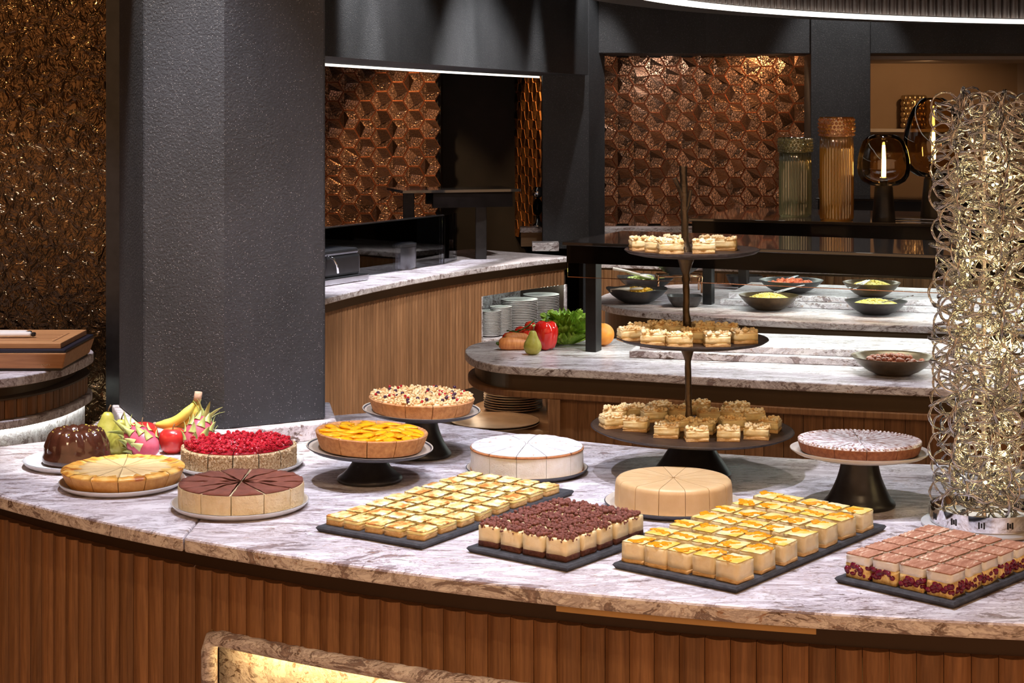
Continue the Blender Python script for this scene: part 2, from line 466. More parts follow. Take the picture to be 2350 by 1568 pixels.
# fruit and vegetables
mk('apple_red', [(0.30, (0.50, 0.012, 0.020)), (0.55, (0.62, 0.040, 0.028)), (0.75, (0.75, 0.30, 0.08))], 14, stretch=(1, 1, 0.35), rough=0.25, coat=0.3)
mk('pear_green', [(0.3, (0.36, 0.34, 0.045)), (0.7, (0.50, 0.47, 0.10))], 60, rough=0.42, bmp=0.08)
mk('banana', [(0.3, (0.62, 0.50, 0.06)), (0.7, (0.78, 0.66, 0.15))], 12, rough=0.42)
mk('banana_stem', [(0.3, (0.30, 0.36, 0.06)), (0.7, (0.58, 0.48, 0.20))], 40, rough=0.6)
mk('banana_tip', [(0.3, (0.36, 0.20, 0.12)), (0.7, (0.62, 0.42, 0.30))], 60, rough=0.8)
mk('dragon_skin', [(0.3, (0.48, 0.035, 0.10)), (0.7, (0.68, 0.15, 0.22))], 25, rough=0.38)
mk('dragon_leaf', [(0.3, (0.28, 0.34, 0.08)), (0.7, (0.50, 0.52, 0.20))], 40, rough=0.45)
mk('stem_brown', [(0.16, 0.10, 0.05)], 60, rough=0.8)
mk('carrot', [(0.3, (0.62, 0.20, 0.05)), (0.7, (0.82, 0.36, 0.13))], 30, stretch=(6, 1, 1), rough=0.5, bmp=0.2)
mk('tomato', [(0.3, (0.55, 0.020, 0.012)), (0.7, (0.72, 0.06, 0.02))], 20, rough=0.15, coat=0.3)
mk('pepper', [(0.3, (0.52, 0.008, 0.008)), (0.7, (0.70, 0.025, 0.015))], 12, rough=0.12, coat=0.5)
mk('lettuce', [(0.3, (0.10, 0.24, 0.015)), (0.5, (0.26, 0.46, 0.04)), (0.7, (0.52, 0.68, 0.14))], 26, rough=0.4, bmp=0.3, bscale=70)
mk('vine_green', [(0.06, 0.12, 0.02)], 40, rough=0.6)
mk('orange_peel', [(0.3, (0.80, 0.24, 0.02)), (0.7, (0.90, 0.36, 0.05))], 50, rough=0.4, bmp=0.3, bscale=300)
mk('rice', [(0.3, (0.80, 0.62, 0.10)), (0.7, (0.94, 0.84, 0.36))], 100, rough=0.5)
mk('pasta', [(0.3, (0.72, 0.42, 0.03)), (0.7, (0.86, 0.62, 0.10))], 60, rough=0.4)
mk('greens', [(0.3, (0.30, 0.46, 0.10)), (0.7, (0.66, 0.76, 0.34))], 60, rough=0.5)
mk('red_salad', [(0.3, (0.60, 0.08, 0.03)), (0.7, (0.85, 0.24, 0.10))], 60, rough=0.3)
mk('olive_food', [(0.3, (0.12, 0.03, 0.015)), (0.7, (0.30, 0.085, 0.04))], 60, rough=0.15)
mk('bowl_dark', [(0.3, (0.028, 0.026, 0.028)), (0.7, (0.06, 0.055, 0.055))], 60, rough=0.35)
mk('bowl_bronze', [(0.3, (0.07, 0.045, 0.022)), (0.7, (0.13, 0.085, 0.042))], 40, rough=0.3, metal=0.5)
mk('white_plastic', [(0.82, 0.79, 0.76)], 30, rough=0.35)
mk('chafing', [(0.14, 0.14, 0.15)], 20, rough=0.28, metal=0.9)
mk('tape', [(0.50, 0.30, 0.12)], 20, rough=0.6)
mk('logo_print', [(0.75, 0.60, 0.42)], 20, rough=0.6)
mk('navy_metal', [(0.028, 0.032, 0.055)], 20, rough=0.35, metal=0.5)
mk('board_groove', [(0.22, 0.09, 0.03)], 20, rough=0.7)


# ------------------------------------------------------------------ mesh helpers
class G:
    def __init__(s):
        s.v = []
        s.f = []

    def add(s, vs, fs):
        k = len(s.v)
        s.v.extend([tuple(p) for p in vs])
        s.f.extend([tuple(i + k for i in f) for f in fs])
        return s

    def box(s, c, d, rz=0.0, M=None):
        x, y, z = [q / 2 for q in d]
        vs = [Vector((a, b, e)) for e in (-z, z) for b in (-y, y) for a in (-x, x)]
        Rm = M if M is not None else Matrix.Rotation(rz, 3, 'Z')
        vs = [Rm @ p + Vector(c) for p in vs]
        return s.add(vs, [(0, 2, 3, 1), (4, 5, 7, 6), (0, 1, 5, 4), (2, 6, 7, 3), (0, 4, 6, 2), (1, 3, 7, 5)])

    def lathe(s, prof, n=48, c=(0, 0, 0), a0=0.0, a1=2 * pi, fn=None):
        full = abs(a1 - a0 - 2 * pi) < 1e-6
        m = n if full else n + 1
        rings = []
        vs = []
        fs = []
        for (r, z) in prof:
            if r < 1e-6 and full:
                rings.append([len(vs)])
                vs.append((c[0], c[1], c[2] + z))
            else:
                ring = []
                for i in range(m):
                    a = a0 + (a1 - a0) * i / n
                    rr, zz = (r, z) if fn is None else fn(r, z, a)
                    ring.append(len(vs))
                    vs.append((c[0] + rr * cos(a), c[1] + rr * sin(a), c[2] + zz))
                rings.append(ring)
        for A, B in zip(rings, rings[1:]):
            for i in range(n):
                j = (i + 1) % m if full else i + 1
                if len(A) == 1 and len(B) == 1:
                    continue
                if len(A) == 1:
                    fs.append((A[0], B[j], B[i]))
                elif len(B) == 1:
                    fs.append((A[i], A[j], B[0]))
                else:
                    fs.append((A[i], A[j], B[j], B[i]))
        return s.add(vs, fs)

    def tube(s, pts, r, n=8, cap=True):
        pts = [Vector(p) for p in pts]
        m = len(pts)
        rs = r if isinstance(r, (list, tuple)) else [r] * m
        up = None
        vs = []
        for i, p in enumerate(pts):
            t = (pts[min(i + 1, m - 1)] - pts[max(i - 1, 0)])
            t = t.normalized() if t.length > 1e-9 else Vector((0, 0, 1))
            if up is None:
                up = t.orthogonal().normalized()
            else:
                up = (up - t * up.dot(t))
                up = up.normalized() if up.length > 1e-6 else t.orthogonal().normalized()
            w = t.cross(up)
            for k in range(n):
                a = 2 * pi * k / n
                vs.append(p + (up * cos(a) + w * sin(a)) * rs[i])
        fs = []
        for i in range(m - 1):
            for k in range(n):
                k2 = (k + 1) % n
                fs.append((i * n + k, i * n + k2, (i + 1) * n + k2, (i + 1) * n + k))
        if cap:
            fs.append(tuple(range(n))[::-1])
            fs.append(tuple((m - 1) * n + k for k in range(n)))
        return s.add(vs, fs)

    def prism(s, poly, z0, z1):
        n = len(poly)
        area = sum(poly[i][0] * poly[(i + 1) % n][1] - poly[(i + 1) % n][0] * poly[i][1] for i in range(n))
        if area < 0:
            poly = poly[::-1]
        vs = [(p[0], p[1], z0) for p in poly] + [(p[0], p[1], z1) for p in poly]
        fs = [tuple(range(n))[::-1], tuple(range(n, 2 * n))]
        fs += [(i, (i + 1) % n, n + (i + 1) % n, n + i) for i in range(n)]
        return s.add(vs, fs)

    def ball(s, c, r, nu=10, nv=6, sc=(1, 1, 1), M=None):
        vs = [Vector((0, 0, -1))]
        for j in range(1, nv):
            t = -pi / 2 + pi * j / nv
            for i in range(nu):
                a = 2 * pi * i / nu
                vs.append(Vector((cos(t) * cos(a), cos(t) * sin(a), sin(t))))
        vs.append(Vector((0, 0, 1)))
        out = []
        for p in vs:
            q = Vector((p.x * sc[0], p.y * sc[1], p.z * sc[2])) * r
            if M is not None:
                q = M @ q
            out.append(q + Vector(c))
        fs = []
        for i in range(nu):
            k = (i + 1) % nu
            fs.append((0, 1 + k, 1 + i))
            for j in range(nv - 2):
                a, b2 = 1 + j * nu, 1 + (j + 1) * nu
                fs.append((a + i, a + k, b2 + k, b2 + i))
            fs.append((1 + (nv - 2) * nu + i, 1 + (nv - 2) * nu + k, len(vs) - 1))
        return s.add(out, fs)

    def lump(s, c, r, rnd, nu=6, nv=4):
        M = Matrix.Rotation(rnd.random() * 6, 3, 'Z') @ Matrix.Rotation(rnd.random() * 3, 3, 'X')
        k = len(s.v)
        s.ball(c, r, nu, nv, (1, rnd.uniform(0.7, 1.1), rnd.uniform(0.6, 0.95)), M)
        if nu < 8:                       # crumbs are knobbly
            for i in range(k, len(s.v)):
                f = rnd.uniform(0.72, 1.22)
                s.v[i] = tuple(a + (b - a) * f for a, b in zip(c, s.v[i]))
        return s

    def mesh(s, name, mat, smooth=False):
        me = bpy.data.meshes.new(name)
        me.from_pydata(s.v, [], s.f)
        me.materials.append(MATS[mat])
        if smooth:
            me.polygons.foreach_set('use_smooth', [True] * len(me.polygons))
        me.update()
        return me


def link(name, me, parent=None, loc=None, rot=None):
    o = bpy.data.objects.new(name, me)
    COL.objects.link(o)
    if parent is not None:
        o.parent = parent
    if loc is not None:
        o.location = loc
    if rot is not None:
        o.rotation_euler = rot
    return o


def obj(name, g, mat, parent=None, smooth=False, loc=None, rot=None, bevel=0.0, auto=None):
    me = g.mesh(name, mat, smooth)
    o = link(name, me, parent, loc, rot)
    if bevel:
        md = o.modifiers.new('bevel', 'BEVEL')
        md.width = bevel
        md.segments = 2
        md.limit_method = 'ANGLE'
        md.angle_limit = radians(40)
    if auto is not None:
        md = o.modifiers.new('wn', 'WEIGHTED_NORMAL') if False else None
        me.set_sharp_from_angle(angle=radians(auto))
    return o


def tag(o, label, cat, group=None):
    o['label'] = label
    o['category'] = cat
    if group:
        o['group'] = group
    return o


def thing(name, label, cat, loc=(0, 0, 0), rz=0.0, group=None):
    o = bpy.data.objects.new(name, None)
    o.empty_display_size = 0.05
    COL.objects.link(o)
    o.location = loc
    o.rotation_euler = (0, 0, rz)
    return tag(o, label, cat, group)


def struct(o):
    o['kind'] = 'structure'
    return o


def stuff(o):
    o['kind'] = 'stuff'
    return o


ORD = ['first', 'second', 'third', 'fourth', 'fifth', 'sixth', 'seventh', 'eighth', 'ninth', 'tenth', 'eleventh', 'twelfth',
       'thirteenth', 'fourteenth', 'fifteenth', 'sixteenth', 'seventeenth', 'eighteenth', 'nineteenth', 'twentieth', 'twenty-first']


def arc(c, r, a0, a1, n):
    return [(c[0] + r * cos(radians(a0 + (a1 - a0) * i / n)), c[1] + r * sin(radians(a0 + (a1 - a0) * i / n))) for i in range(n + 1)]


# ================================================================== SETTING
CZ = 3.2
struct(obj('floor', G().box((0, 6.5, -0.05), (16, 17, 0.1)), 'floor_mat'))
struct(obj('ceiling', G().box((0, 7.9, CZ + 0.05), (16, 14.2, 0.1)), 'ceiling_mat'))
struct(obj('wall_left', G().box((-7.9, 6.5, CZ / 2), (0.1, 17, CZ)), 'beige_wall'))
struct(obj('wall_right', G().box((7.9, 6.5, CZ / 2), (0.1, 17, CZ)), 'beige_wall'))
struct(obj('wall_back', G().box((0, 13.0, CZ / 2), (16, 0.1, CZ)), 'black_wall'))


def hex_wall(wall, origin, direc, width, z0, z1, mat, seed, pitch=0.12):
    """tiles on a vertical wall plane; origin at its left bottom, facing the camera side"""
    rnd = random.Random(seed)
    d = Vector((direc[0], direc[1], 0)).normalized()
    n = Vector((d.y, -d.x, 0))          # towards the viewer
    s = pitch / sqrt(3)
    cw = 1.5 * s
    var = []
    for k in range(6):
        g = G()
        ang = radians(60 * (k % 3) * 2 + 30)
        off = 0.34 * s if k < 3 else 0.20 * s
        ap = (off * cos(ang + (k // 3) * pi), off * sin(ang + (k // 3) * pi))
        rim = [(0.988 * s * cos(radians(60 * i)), 0.988 * s * sin(radians(60 * i))) for i in range(6)]
        back = [(p[0], 0.0, p[1]) for p in rim]
        edge = [(p[0], -0.006, p[1]) for p in rim]
        front = [(p[0] * 0.935, -0.012, p[1] * 0.935) for p in rim]
        for i in range(3):               # three facets meeting at an off-centre apex, each its own island
            a, b2, c2 = 2 * i, (2 * i + 1) % 6, (2 * i + 2) % 6
            g.add([front[a], front[b2], front[c2], (ap[0], -0.0125 - 0.0065, ap[1])], [(0, 1, 2, 3)])
        for i in range(6):
            j = (i + 1) % 6
            g.add([back[i], back[j], edge[j], edge[i], front[j], front[i]], [(0, 1, 2, 3), (3, 2, 4, 5)])
        me = g.mesh('tile', mat)
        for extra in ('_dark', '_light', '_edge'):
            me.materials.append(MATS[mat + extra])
        order = ((1, 2, 0), (1, 0, 2), (1, 2, 0), (1, 0, 0), (1, 2, 2), (0, 1, 2))[k]  # shade and light painted per facet, mostly dark at the top
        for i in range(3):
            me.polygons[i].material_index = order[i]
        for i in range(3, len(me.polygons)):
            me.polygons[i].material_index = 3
        var.append(me)
    nc = int(width / cw) + 1
    nr = int((z1 - z0) / pitch) + 1
    rz = atan2(d.y, d.x)
    for i in range(nc):
        for j in range(nr):
            x = cw * (i + 0.5)
            z = z0 + pitch * (j + (0.5 if i % 2 else 0.0) + 0.25)
            if x > width + 0.01 or z > z1 + 0.03:
                continue
            p = Vector(origin) + d * x
            o = link('tile', var[rnd.randrange(6)], wall, (p.x + n.x * 0.004, p.y + n.y * 0.004, z), (0, 0, rz))
            o.rotation_euler[1] = radians(rnd.uniform(-1.5, 1.5))


w = struct(obj('wall_back_left', G().box((-1.10, 10.95, 1.6), (1.25, 0.08, 3.2)), 'black_wall'))
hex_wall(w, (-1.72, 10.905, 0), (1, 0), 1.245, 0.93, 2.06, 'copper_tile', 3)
struct(obj('wall_back_niche', G().box((-0.2, 11.35, 1.6), (0.60, 0.08, 3.2)).box((-0.47, 11.15, 1.6), (0.02, 0.4, 3.2)), 'black_wall'))
w = struct(obj('wall_back_return', G().prism([(0.03, 11.35), (0.20, 10.60), (0.30, 10.62), (0.13, 11.4)], 0.9005, 3.2), 'black_wall'))
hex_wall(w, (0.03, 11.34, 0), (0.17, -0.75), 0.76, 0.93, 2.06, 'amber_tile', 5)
w = struct(obj('wall_back_right', G().box((1.25, 11.06, 1.6), (1.46, 0.08, 3.2)), 'black_wall'))
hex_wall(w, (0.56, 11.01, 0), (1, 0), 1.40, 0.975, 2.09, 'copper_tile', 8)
struct(obj('trim_1', G().box((1.25, 10.93, 0.955), (1.46, 0.18, 0.075)), 'marble', bevel=0.004))
# stucco pillar, bulkheads
struct(obj('wall_pillar_middle', G().prism([(0.185, 10.30), (0.466, 10.30), (0.573, 10.50), (0.573, 11.0), (0.185, 10.60)], 0.9005, CZ).prism([(0.43, 10.30), (0.466, 10.30), (0.573, 10.50), (0.573, 11.0), (0.43, 10.9)], 0, 0.9005), 'stucco', bevel=0.004))
struct(obj('wall_pillar_right', G().prism([(1.844, 10.485), (2.212, 10.485), (2.212, 11.95), (1.90, 11.95), (1.90, 11.1)], 0.0, CZ), 'stucco', bevel=0.004))
struct(obj('wall_header_right', G().prism([(0.50, 10.42), (1.2, 10.52), (1.844, 10.50), (2.212, 10.50), (4.5, 10.50), (4.5, 11.1), (0.50, 11.1)], 2.092, CZ), 'stucco', bevel=0.004))
hd = []
for i in range(13):
    t = i / 12
    hd.append((-1.02 + 1.48 * t + 0.10 * sin(pi * t) * -1, 5.35 + 4.90 * t))
bk = [(p[0] - 0.27 + 0.05 * i / 12, p[1] + 0.62) for i, p in enumerate(hd)]
o = struct(obj('wall_header_left', G().prism(hd + bk[::-1], 1.955, CZ), 'stucco'))
g = G()
g.tube([(p[0] + 0.012, p[1], 1.949) for p in bk], 0.006, 6)
obj('led_line', g, 'led_white', o)
# niche with beige lining on the right
o = struct(obj('wall_niche', G().box((3.4, 12.02, 1.6), (2.4, 0.06, 3.2)).box((2.23, 11.4, 1.6), (0.02, 1.2, 3.2)), 'beige_wall'))
obj('soffit', G().box((3.4, 11.5, 2.10), (2.4, 1.0, 0.06)), 'beige_trim', o)
obj('ledge', G().box((3.4, 11.90, 1.60), (2.4, 0.20, 0.022)), 'beige_trim', o)
obj('side_trim', G().box((3.58, 11.6, 1.5), (0.03, 0.8, 1.2)), 'beige_trim', o)
# circular ceiling drum with fluted lining and an LED lip
ring_pts = [at(1475, 0, 2.2), at(1628, 16.5, 2.2), at(2000, 44, 2.2), at(2350, 53, 2.2)]
RC, RR = (3.783, 5.574), 3.527
o = struct(obj('ceiling_drum', G().add(
    [(RC[0] + (RR + dr) * cos(radians(a)), RC[1] + (RR + dr) * sin(radians(a)), z) for a in range(60, 225, 3) for dr, z in ((0.0, 2.2), (0.22, 2.2), (0.22, CZ), (0.0, CZ))],
    [(4 * i + k, 4 * i + (k + 1) % 4, 4 * i + 4 + (k + 1) % 4, 4 * i + 4 + k) for i in range(54) for k in range(4)]), 'ceiling_mat', smooth=False))
gl = G()
prof = [(-0.024, 0), (-0.016, 0.014), (0, 0.020), (0.016, 0.014), (0.024, 0)]
gl.add([(x, -y, z) for z in (2.225, CZ) for x, y in prof], [(i, i + 1, i + 6, i + 5) for i in range(4)] + [(0, 5, 9, 4), (0, 4, 3, 2, 1)])
sl = gl.mesh('flute', 'ceiling_wood', True)
for k in range(130):
    a = 85 + k * 0.86
    link('flute', sl, o, (RC[0] + (RR - 0.002) * cos(radians(a)), RC[1] + (RR - 0.002) * sin(radians(a)), 0), (0, 0, radians(a + 90) + pi))
g = G()
g.add([(RC[0] + (RR + dr) * cos(radians(a)), RC[1] + (RR + dr) * sin(radians(a)), z) for a in range(70, 220, 2) for dr, z in ((-0.03, 2.196), (0.0, 2.196), (0.0, 2.218), (-0.03, 2.218))],
      [(4 * i + k, 4 * i + (k + 1) % 4, 4 * i + 4 + (k + 1) % 4, 4 * i + 4 + k) for i in range(74) for k in range(4)])
obj('led_strip', g, 'led_white', o)

# stucco column on its marble plinth
CP = [(-0.934, 4.30), (-0.723, 4.27), (-0.484, 4.41), (-0.56, 4.66), (-1.064, 4.60)]
struct(obj('wall_column', G().prism(CP, 0.944, CZ), 'stucco', bevel=0.006))
struct(obj('trim_2', G().prism([(-0.965, 4.26), (-0.72, 4.222), (-0.452, 4.385), (-0.50, 4.67), (-1.09, 4.63)], 0.9, 0.944), 'marble', bevel=0.004))

# hammered bronze screen on the left
o = struct(obj('wall_screen', G().box((-2.75, 6.26, 1.6), (2.53, 0.06, 3.2)), 'hammered_bronze'))
obj('frame', G().box((-1.455, 6.25, 1.6), (0.055, 0.09, 3.2)), 'black_metal', o)

# ceiling downlight fixtures (above the picture), built for the added fill lamps too
gb = G().lathe([(0.0, 0.0), (0.040, 0.0), (0.055, -0.004), (0.055, -0.02), (0.045, -0.02), (0.045, 0.06), (0.0, 0.06)], 20)
body_me = gb.mesh('housing', 'black_metal', True)
place = ['over the cheesecakes', 'over the lemon squares', 'over the cherry squares', 'over the tiered stand', 'added as fill left before the buffet', 'added as fill right before the buffet', 'before the column', 'beside the column',
         'nearest on the bulkhead', 'second along the bulkhead', 'third along the bulkhead', 'beside the middle pillar', 'over the chafing dishes', 'over the plate niche',
         'before the copper tiles', 'before the amber tiles', 'over the left tiled wall', 'before the right pillar', 'over the lettuce', 'over the front buffet bowl',
         'over the noodle bowls', 'over the far bowls', 'over the carving board', 'added for glints before the hammered screen', 'added as fill over the far aisle', 'added as fill over the left aisle', 'added as fill over the near aisle', 'added as fill inside the beige niche', 'over the glass vases', 'added to brighten the amber tiles beside the dark niche']
for (l, t, wv, c, a), pl in zip(SPOTS, place):
    if l[2] < 2.9:
        continue          # recessed flush in a soffit
    f = thing('downlight_or_fill', 'small black ceiling downlight ' + pl, 'downlight', (l[0], l[1], l[2] + 0.015), 0, 'ceiling downlights')
    link('housing', body_me, f)

# ================================================================== MAIN COUNTER
MC = (1.39, 6.524)
TH = 0.030


def mcp(r, a):
    return (MC[0] + r * cos(radians(a)), MC[1] + r * sin(radians(a)))


JA = degrees(atan2(at(427, 1232).y - MC[1], at(427, 1232).x - MC[0]))
top = thing('marble_worktop', 'white and purple-grey veined marble worktop of the cake buffet', 'worktop')
back_poly = arc(MC, 2.49, -78, -135.2, 40) + [(-0.52, 4.70), (-0.62, 4.74), (-1.13, 4.70), (-1.13, 4.395), (-1.29, 4.275), (-1.45, 4.17)]
jb = (-0.62, 4.74)
right_poly = arc(MC, 3.757, -78, JA + 0.02, 60)[::-1] + arc(MC, 2.49, -78, -135.2, 40) + [(-0.52, 4.70), jb]
left_poly = arc(MC, 3.757, JA - 0.02, -138.6, 14) + [(-1.45, 4.17), (-1.29, 4.275), (-1.13, 4.395), (-1.13, 4.70), (jb[0] - 0.002, jb[1])]
obj('slab', G().prism(right_poly, 0.9 - TH, 0.9), 'marble', top, bevel=0.005)
obj('slab', G().prism(left_poly, 0.9 - TH, 0.9), 'marble', top, bevel=0.005)
cab = thing('buffet_cabinet', 'curved oak cabinet with vertical fluted slats under the cake buffet', 'cabinet')
obj('body', G().prism(arc(MC, 3.622, -78, -137.0, 60) + [(-1.05, 4.35), (-0.6, 4.60), (-0.4, 4.60)] + arc(MC, 2.56, -134, -78, 40), 0.0, 0.80), 'plinth_dark', cab)
obj('recess_band', G().prism(arc(MC, 3.669, -78, -137.6, 70) + [(-1.1, 4.3), (-0.6, 4.55), (-0.4, 4.58)] + arc(MC, 2.58, -134, -78, 40), 0.80, 0.9 - TH - 0.0005), 'dark_band', cab)
g = G()
g.add([(mcp(3.745, a)[0], mcp(3.745, a)[1], z) for a in (-110.5 + i * 0.5 for i in range(15)) for z in (0.858, 0.8695)],
      [(2 * i, 2 * i + 2, 2 * i + 3, 2 * i + 1) for i in range(14)])
g.add([(mcp(3.742, a)[0], mcp(3.742, a)[1], z) for a in (-110.5 + i * 0.5 for i in range(15)) for z in (0.858, 0.8695)],
      [(2 * i, 2 * i + 1, 2 * i + 3, 2 * i + 2) for i in range(14)])
obj('tape_strip', g, 'tape', cab)


def slat_mesh(w, depth, z0, z1, mat, seg=6, bow=0.009):
    g = G()
    pr = [(-w / 2 + w * i / seg, depth + bow * sin(pi * i / seg) ** 0.8) for i in range(seg + 1)]
    n = seg + 1
    vs = [(x, -y, z) for z in (z0, z1) for x, y in pr] + [(-w / 2, 0, z0), (w / 2, 0, z0), (-w / 2, 0, z1), (w / 2, 0, z1)]
    fs = [(i, i + 1, n + i + 1, n + i) for i in range(seg)]
    fs += [tuple(range(n, 2 * n)) + (2 * n + 3, 2 * n + 2), tuple(range(n))[::-1] + (2 * n, 2 * n + 1)]
    fs += [(0, n, 2 * n + 2, 2 * n), (n - 1, 2 * n + 1, 2 * n + 3, 2 * n - 1)]
    g.add(vs, fs)
    return g.mesh('slat', mat, False)


SP = 0.0455
ni0 = degrees(atan2(-0.0, 1))
nx = at(462, 1455, 0.69)
na = degrees(atan2(nx.y - MC[1], nx.x - MC[0]))
lo = slat_mesh(SP - 0.0012, 0.018, 0.06, 0.818, 'oak')
sh = slat_mesh(SP - 0.0012, 0.018, 0.70, 0.818, 'oak')
k = 0
a = -136.6
NICHE_END = -98.0
while a < -80:
    p = mcp(3.664, a)
    inside = a > na + 0.3 and a < NICHE_END
    link('slat', sh if inside else lo, cab, (p[0], p[1], 0), (0, 0, radians(a + 90)))
    a += degrees(SP / 3.690)
# marble-framed lit niche in the cabinet front
g = G()
path = [mcp(3.690, na + 0.30) + (0.10,), mcp(3.690, na + 0.30) + (0.66,), mcp(3.690, na + 0.42) + (0.683,), mcp(3.690, na + 0.8) + (0.688,)]
path += [mcp(3.690, na + 0.8 + (NICHE_END - na - 0.8) * i / 30) + (0.688,) for i in range(1, 31)]
g.tube(path, 0.0165, 12)
obj('niche_frame', g, 'marble', cab, smooth=True)
g = G()
g.prism(arc(MC, 3.634, na - 0.1, NICHE_END, 30) + arc(MC, 3.625, NICHE_END, na - 0.1, 30), 0.08, 0.675)
nb = obj('niche_panel', g, 'marble', cab)
g = G()
g.tube([mcp(3.668, na + 1.0 + (NICHE_END - na - 1.5) * i / 30) + (0.668,) for i in range(31)], 0.004, 6)
obj('led_strip', g, 'led_warm', cab)

# ================================================================== REAR CURVED COUNTER (left background)
KC, KR = (4.743, 5.958), 5.818


def kcp(r, a):
    return (KC[0] + r * cos(radians(a)), KC[1] + r * sin(radians(a)))


def k_angle(u):
    """angle on the rear counter's oak front seen in column u of the photo"""
    best = None
    for i in range(4000):
        a = 130 + 42 * i / 4000
        x, y = kcp(5.86, a)
        e = abs(x / y - (u - 1175) / FPX)
        if best is None or e < best[0]:
            best = (e, a)
    return best[1]


tag(obj('rear_worktop', G().prism(arc(KC, KR, 138.9, 172, 60) + arc(KC, 6.62, 172, 138.9, 60), 0.872, 0.9), 'marble', bevel=0.004),
    'marble worktop of the curved counter behind the stucco column', 'worktop')
rc = thing('rear_cabinet', 'curved oak cabinet with narrow slats and a lit plate niche', 'cabinet')
obj('recess_band', G().prism(arc(KC, 5.850, 139.2, 171.5, 60) + arc(KC, 6.50, 171.5, 139.2, 60), 0.826, 0.8715), 'brass_band', rc)
n0, n1 = k_angle(1105), k_angle(1302)
na0, na1 = min(n0, n1), max(n0, n1)
body = G()
body.prism(arc(KC, 5.875, 139.2, na0, 20) + arc(KC, 6.48, na0, 139.2, 20), 0.26, 0.826)
body.prism(arc(KC, 5.875, na1, 171.5, 40) + arc(KC, 6.48, 171.5, na1, 40), 0.26, 0.826)
body.prism(arc(KC, 5.875, na0, na1, 14) + arc(KC, 6.48, na1, na0, 14), 0.26, 0.485)
body.prism(arc(KC, 5.875, na0, na1, 14) + arc(KC, 6.48, na1, na0, 14), 0.738, 0.826)
obj('body', body, 'plinth_dark', rc)
obj('plinth', G().prism(arc(KC, 5.93, 139.2, 171.5, 60) + arc(KC, 6.55, 171.5, 139.2, 60), 0.0, 0.26), 'plinth_dark', rc)
KP = 0.031
m_full = slat_mesh(KP - 0.0015, 0.012, 0.26, 0.826, 'oak_fine', 3, 0.004)
m_up = slat_mesh(KP - 0.0015, 0.012, 0.738, 0.826, 'oak_fine', 3, 0.004)
m_dn = slat_mesh(KP - 0.0015, 0.012, 0.26, 0.485, 'oak_fine', 3, 0.004)
a = 139.4
while a < 171:
    p = kcp(5.874, a)
    for m_ in ((m_up, m_dn) if na0 - 0.1 < a < na1 + 0.1 else (m_full,)):
        link('slat', m_, rc, (p[0], p[1], 0), (0, 0, radians(a - 90)))
    a += degrees(KP / 5.86)
# lit marble niche: linings and LED
g = G()
g.prism(arc(KC, 6.20, na0, na1, 10) + arc(KC, 6.23, na1, na0, 10), 0.485, 0.738)
g.prism(arc(KC, 5.862, na0, na1, 10) + arc(KC, 6.20, na1, na0, 10), 0.485, 0.497)
g.prism(arc(KC, 5.862, na0, na0 + 0.14, 2) + arc(KC, 6.20, na0 + 0.14, na0, 2), 0.485, 0.738)
g.prism(arc(KC, 5.862, na1 - 0.14, na1, 2) + arc(KC, 6.20, na1, na1 - 0.14, 2), 0.485, 0.738)
obj('niche_lining', g, 'marble', rc)
g = G()
g.tube([kcp(5.888, na0 + 0.3 + (na1 - na0 - 0.6) * i / 10) + (0.7355,) for i in range(11)], 0.002, 6)
obj('led_strip', g, 'led_niche', rc)


def plate_mesh(name, r, h, mat, rim=0.012, n=40):
    g = G().lathe([(0, 0), (r * 0.62, 0), (r * 0.66, 0.002), (r * 0.97, h * 0.75), (r, h), (r * 0.985, h), (r * 0.93, h * 0.62), (r * 0.64, 0.0055), (0, 0.005)], n)
    return g.mesh(name, mat, True)


pm = plate_mesh('stacked_plate', 0.105, 0.0155, 'porcelain', n=28)
pm2 = plate_mesh('stacked_plate', 0.062, 0.0135, 'porcelain', n=24)
for su, sv, me, nn, dz, lab in ((1124, 0.24, pm2, 17, 0.0080, 'small white plate in the leftmost stack of the lit niche'),
                                (1150, 0.20, pm2, 19, 0.0080, 'white plate in the second stack from the left in the lit niche'),
                                (1192, 0.18, pm, 19, 0.0093, 'white plate in the wide third stack of the lit niche'),
                                (1242, 0.18, pm, 20, 0.0093, 'white plate in the stack behind the red pepper in the lit niche')):
    aa = k_angle(su)
    p = kcp(5.86 + sv, aa)
    sx = 1.0
    # shift so that the stack centre falls on its column in the photo
    y = p[1]
    x = (su - 1175) / FPX * y
    for i in range(nn):
        o = link('stacked_plate', me, None, (x, y, 0.4975 + i * dz))
        where = 'topmost ' if i == nn - 1 else ('lowest ' if i == 0 else ORD[i] + ' from below, ')
        tag(o, where + lab, 'plate', 'white plates stacked in the lit niche')

# sneeze screen, chafing dishes and heat shelf on the rear counter
gs = thing('glass_screen', 'bent grey glass screen in front of the chafing dishes', 'glass screen')
p0, p1 = at(640, 690), at(1018, 607)
p2 = at(1047, 597)
g = G()


def pane(g, a, b2, z0, z1, t=0.008):
    d = Vector((b2[0] - a[0], b2[1] - a[1], 0))
    n = Vector((d.y, -d.x, 0)).normalized() * t
    q = [Vector((a[0], a[1], 0)), Vector((b2[0], b2[1], 0))]
    g.prism([(q[0] + n)[:2], (q[1] + n)[:2], (q[1] - n)[:2], (q[0] - n)[:2]], z0, z1)


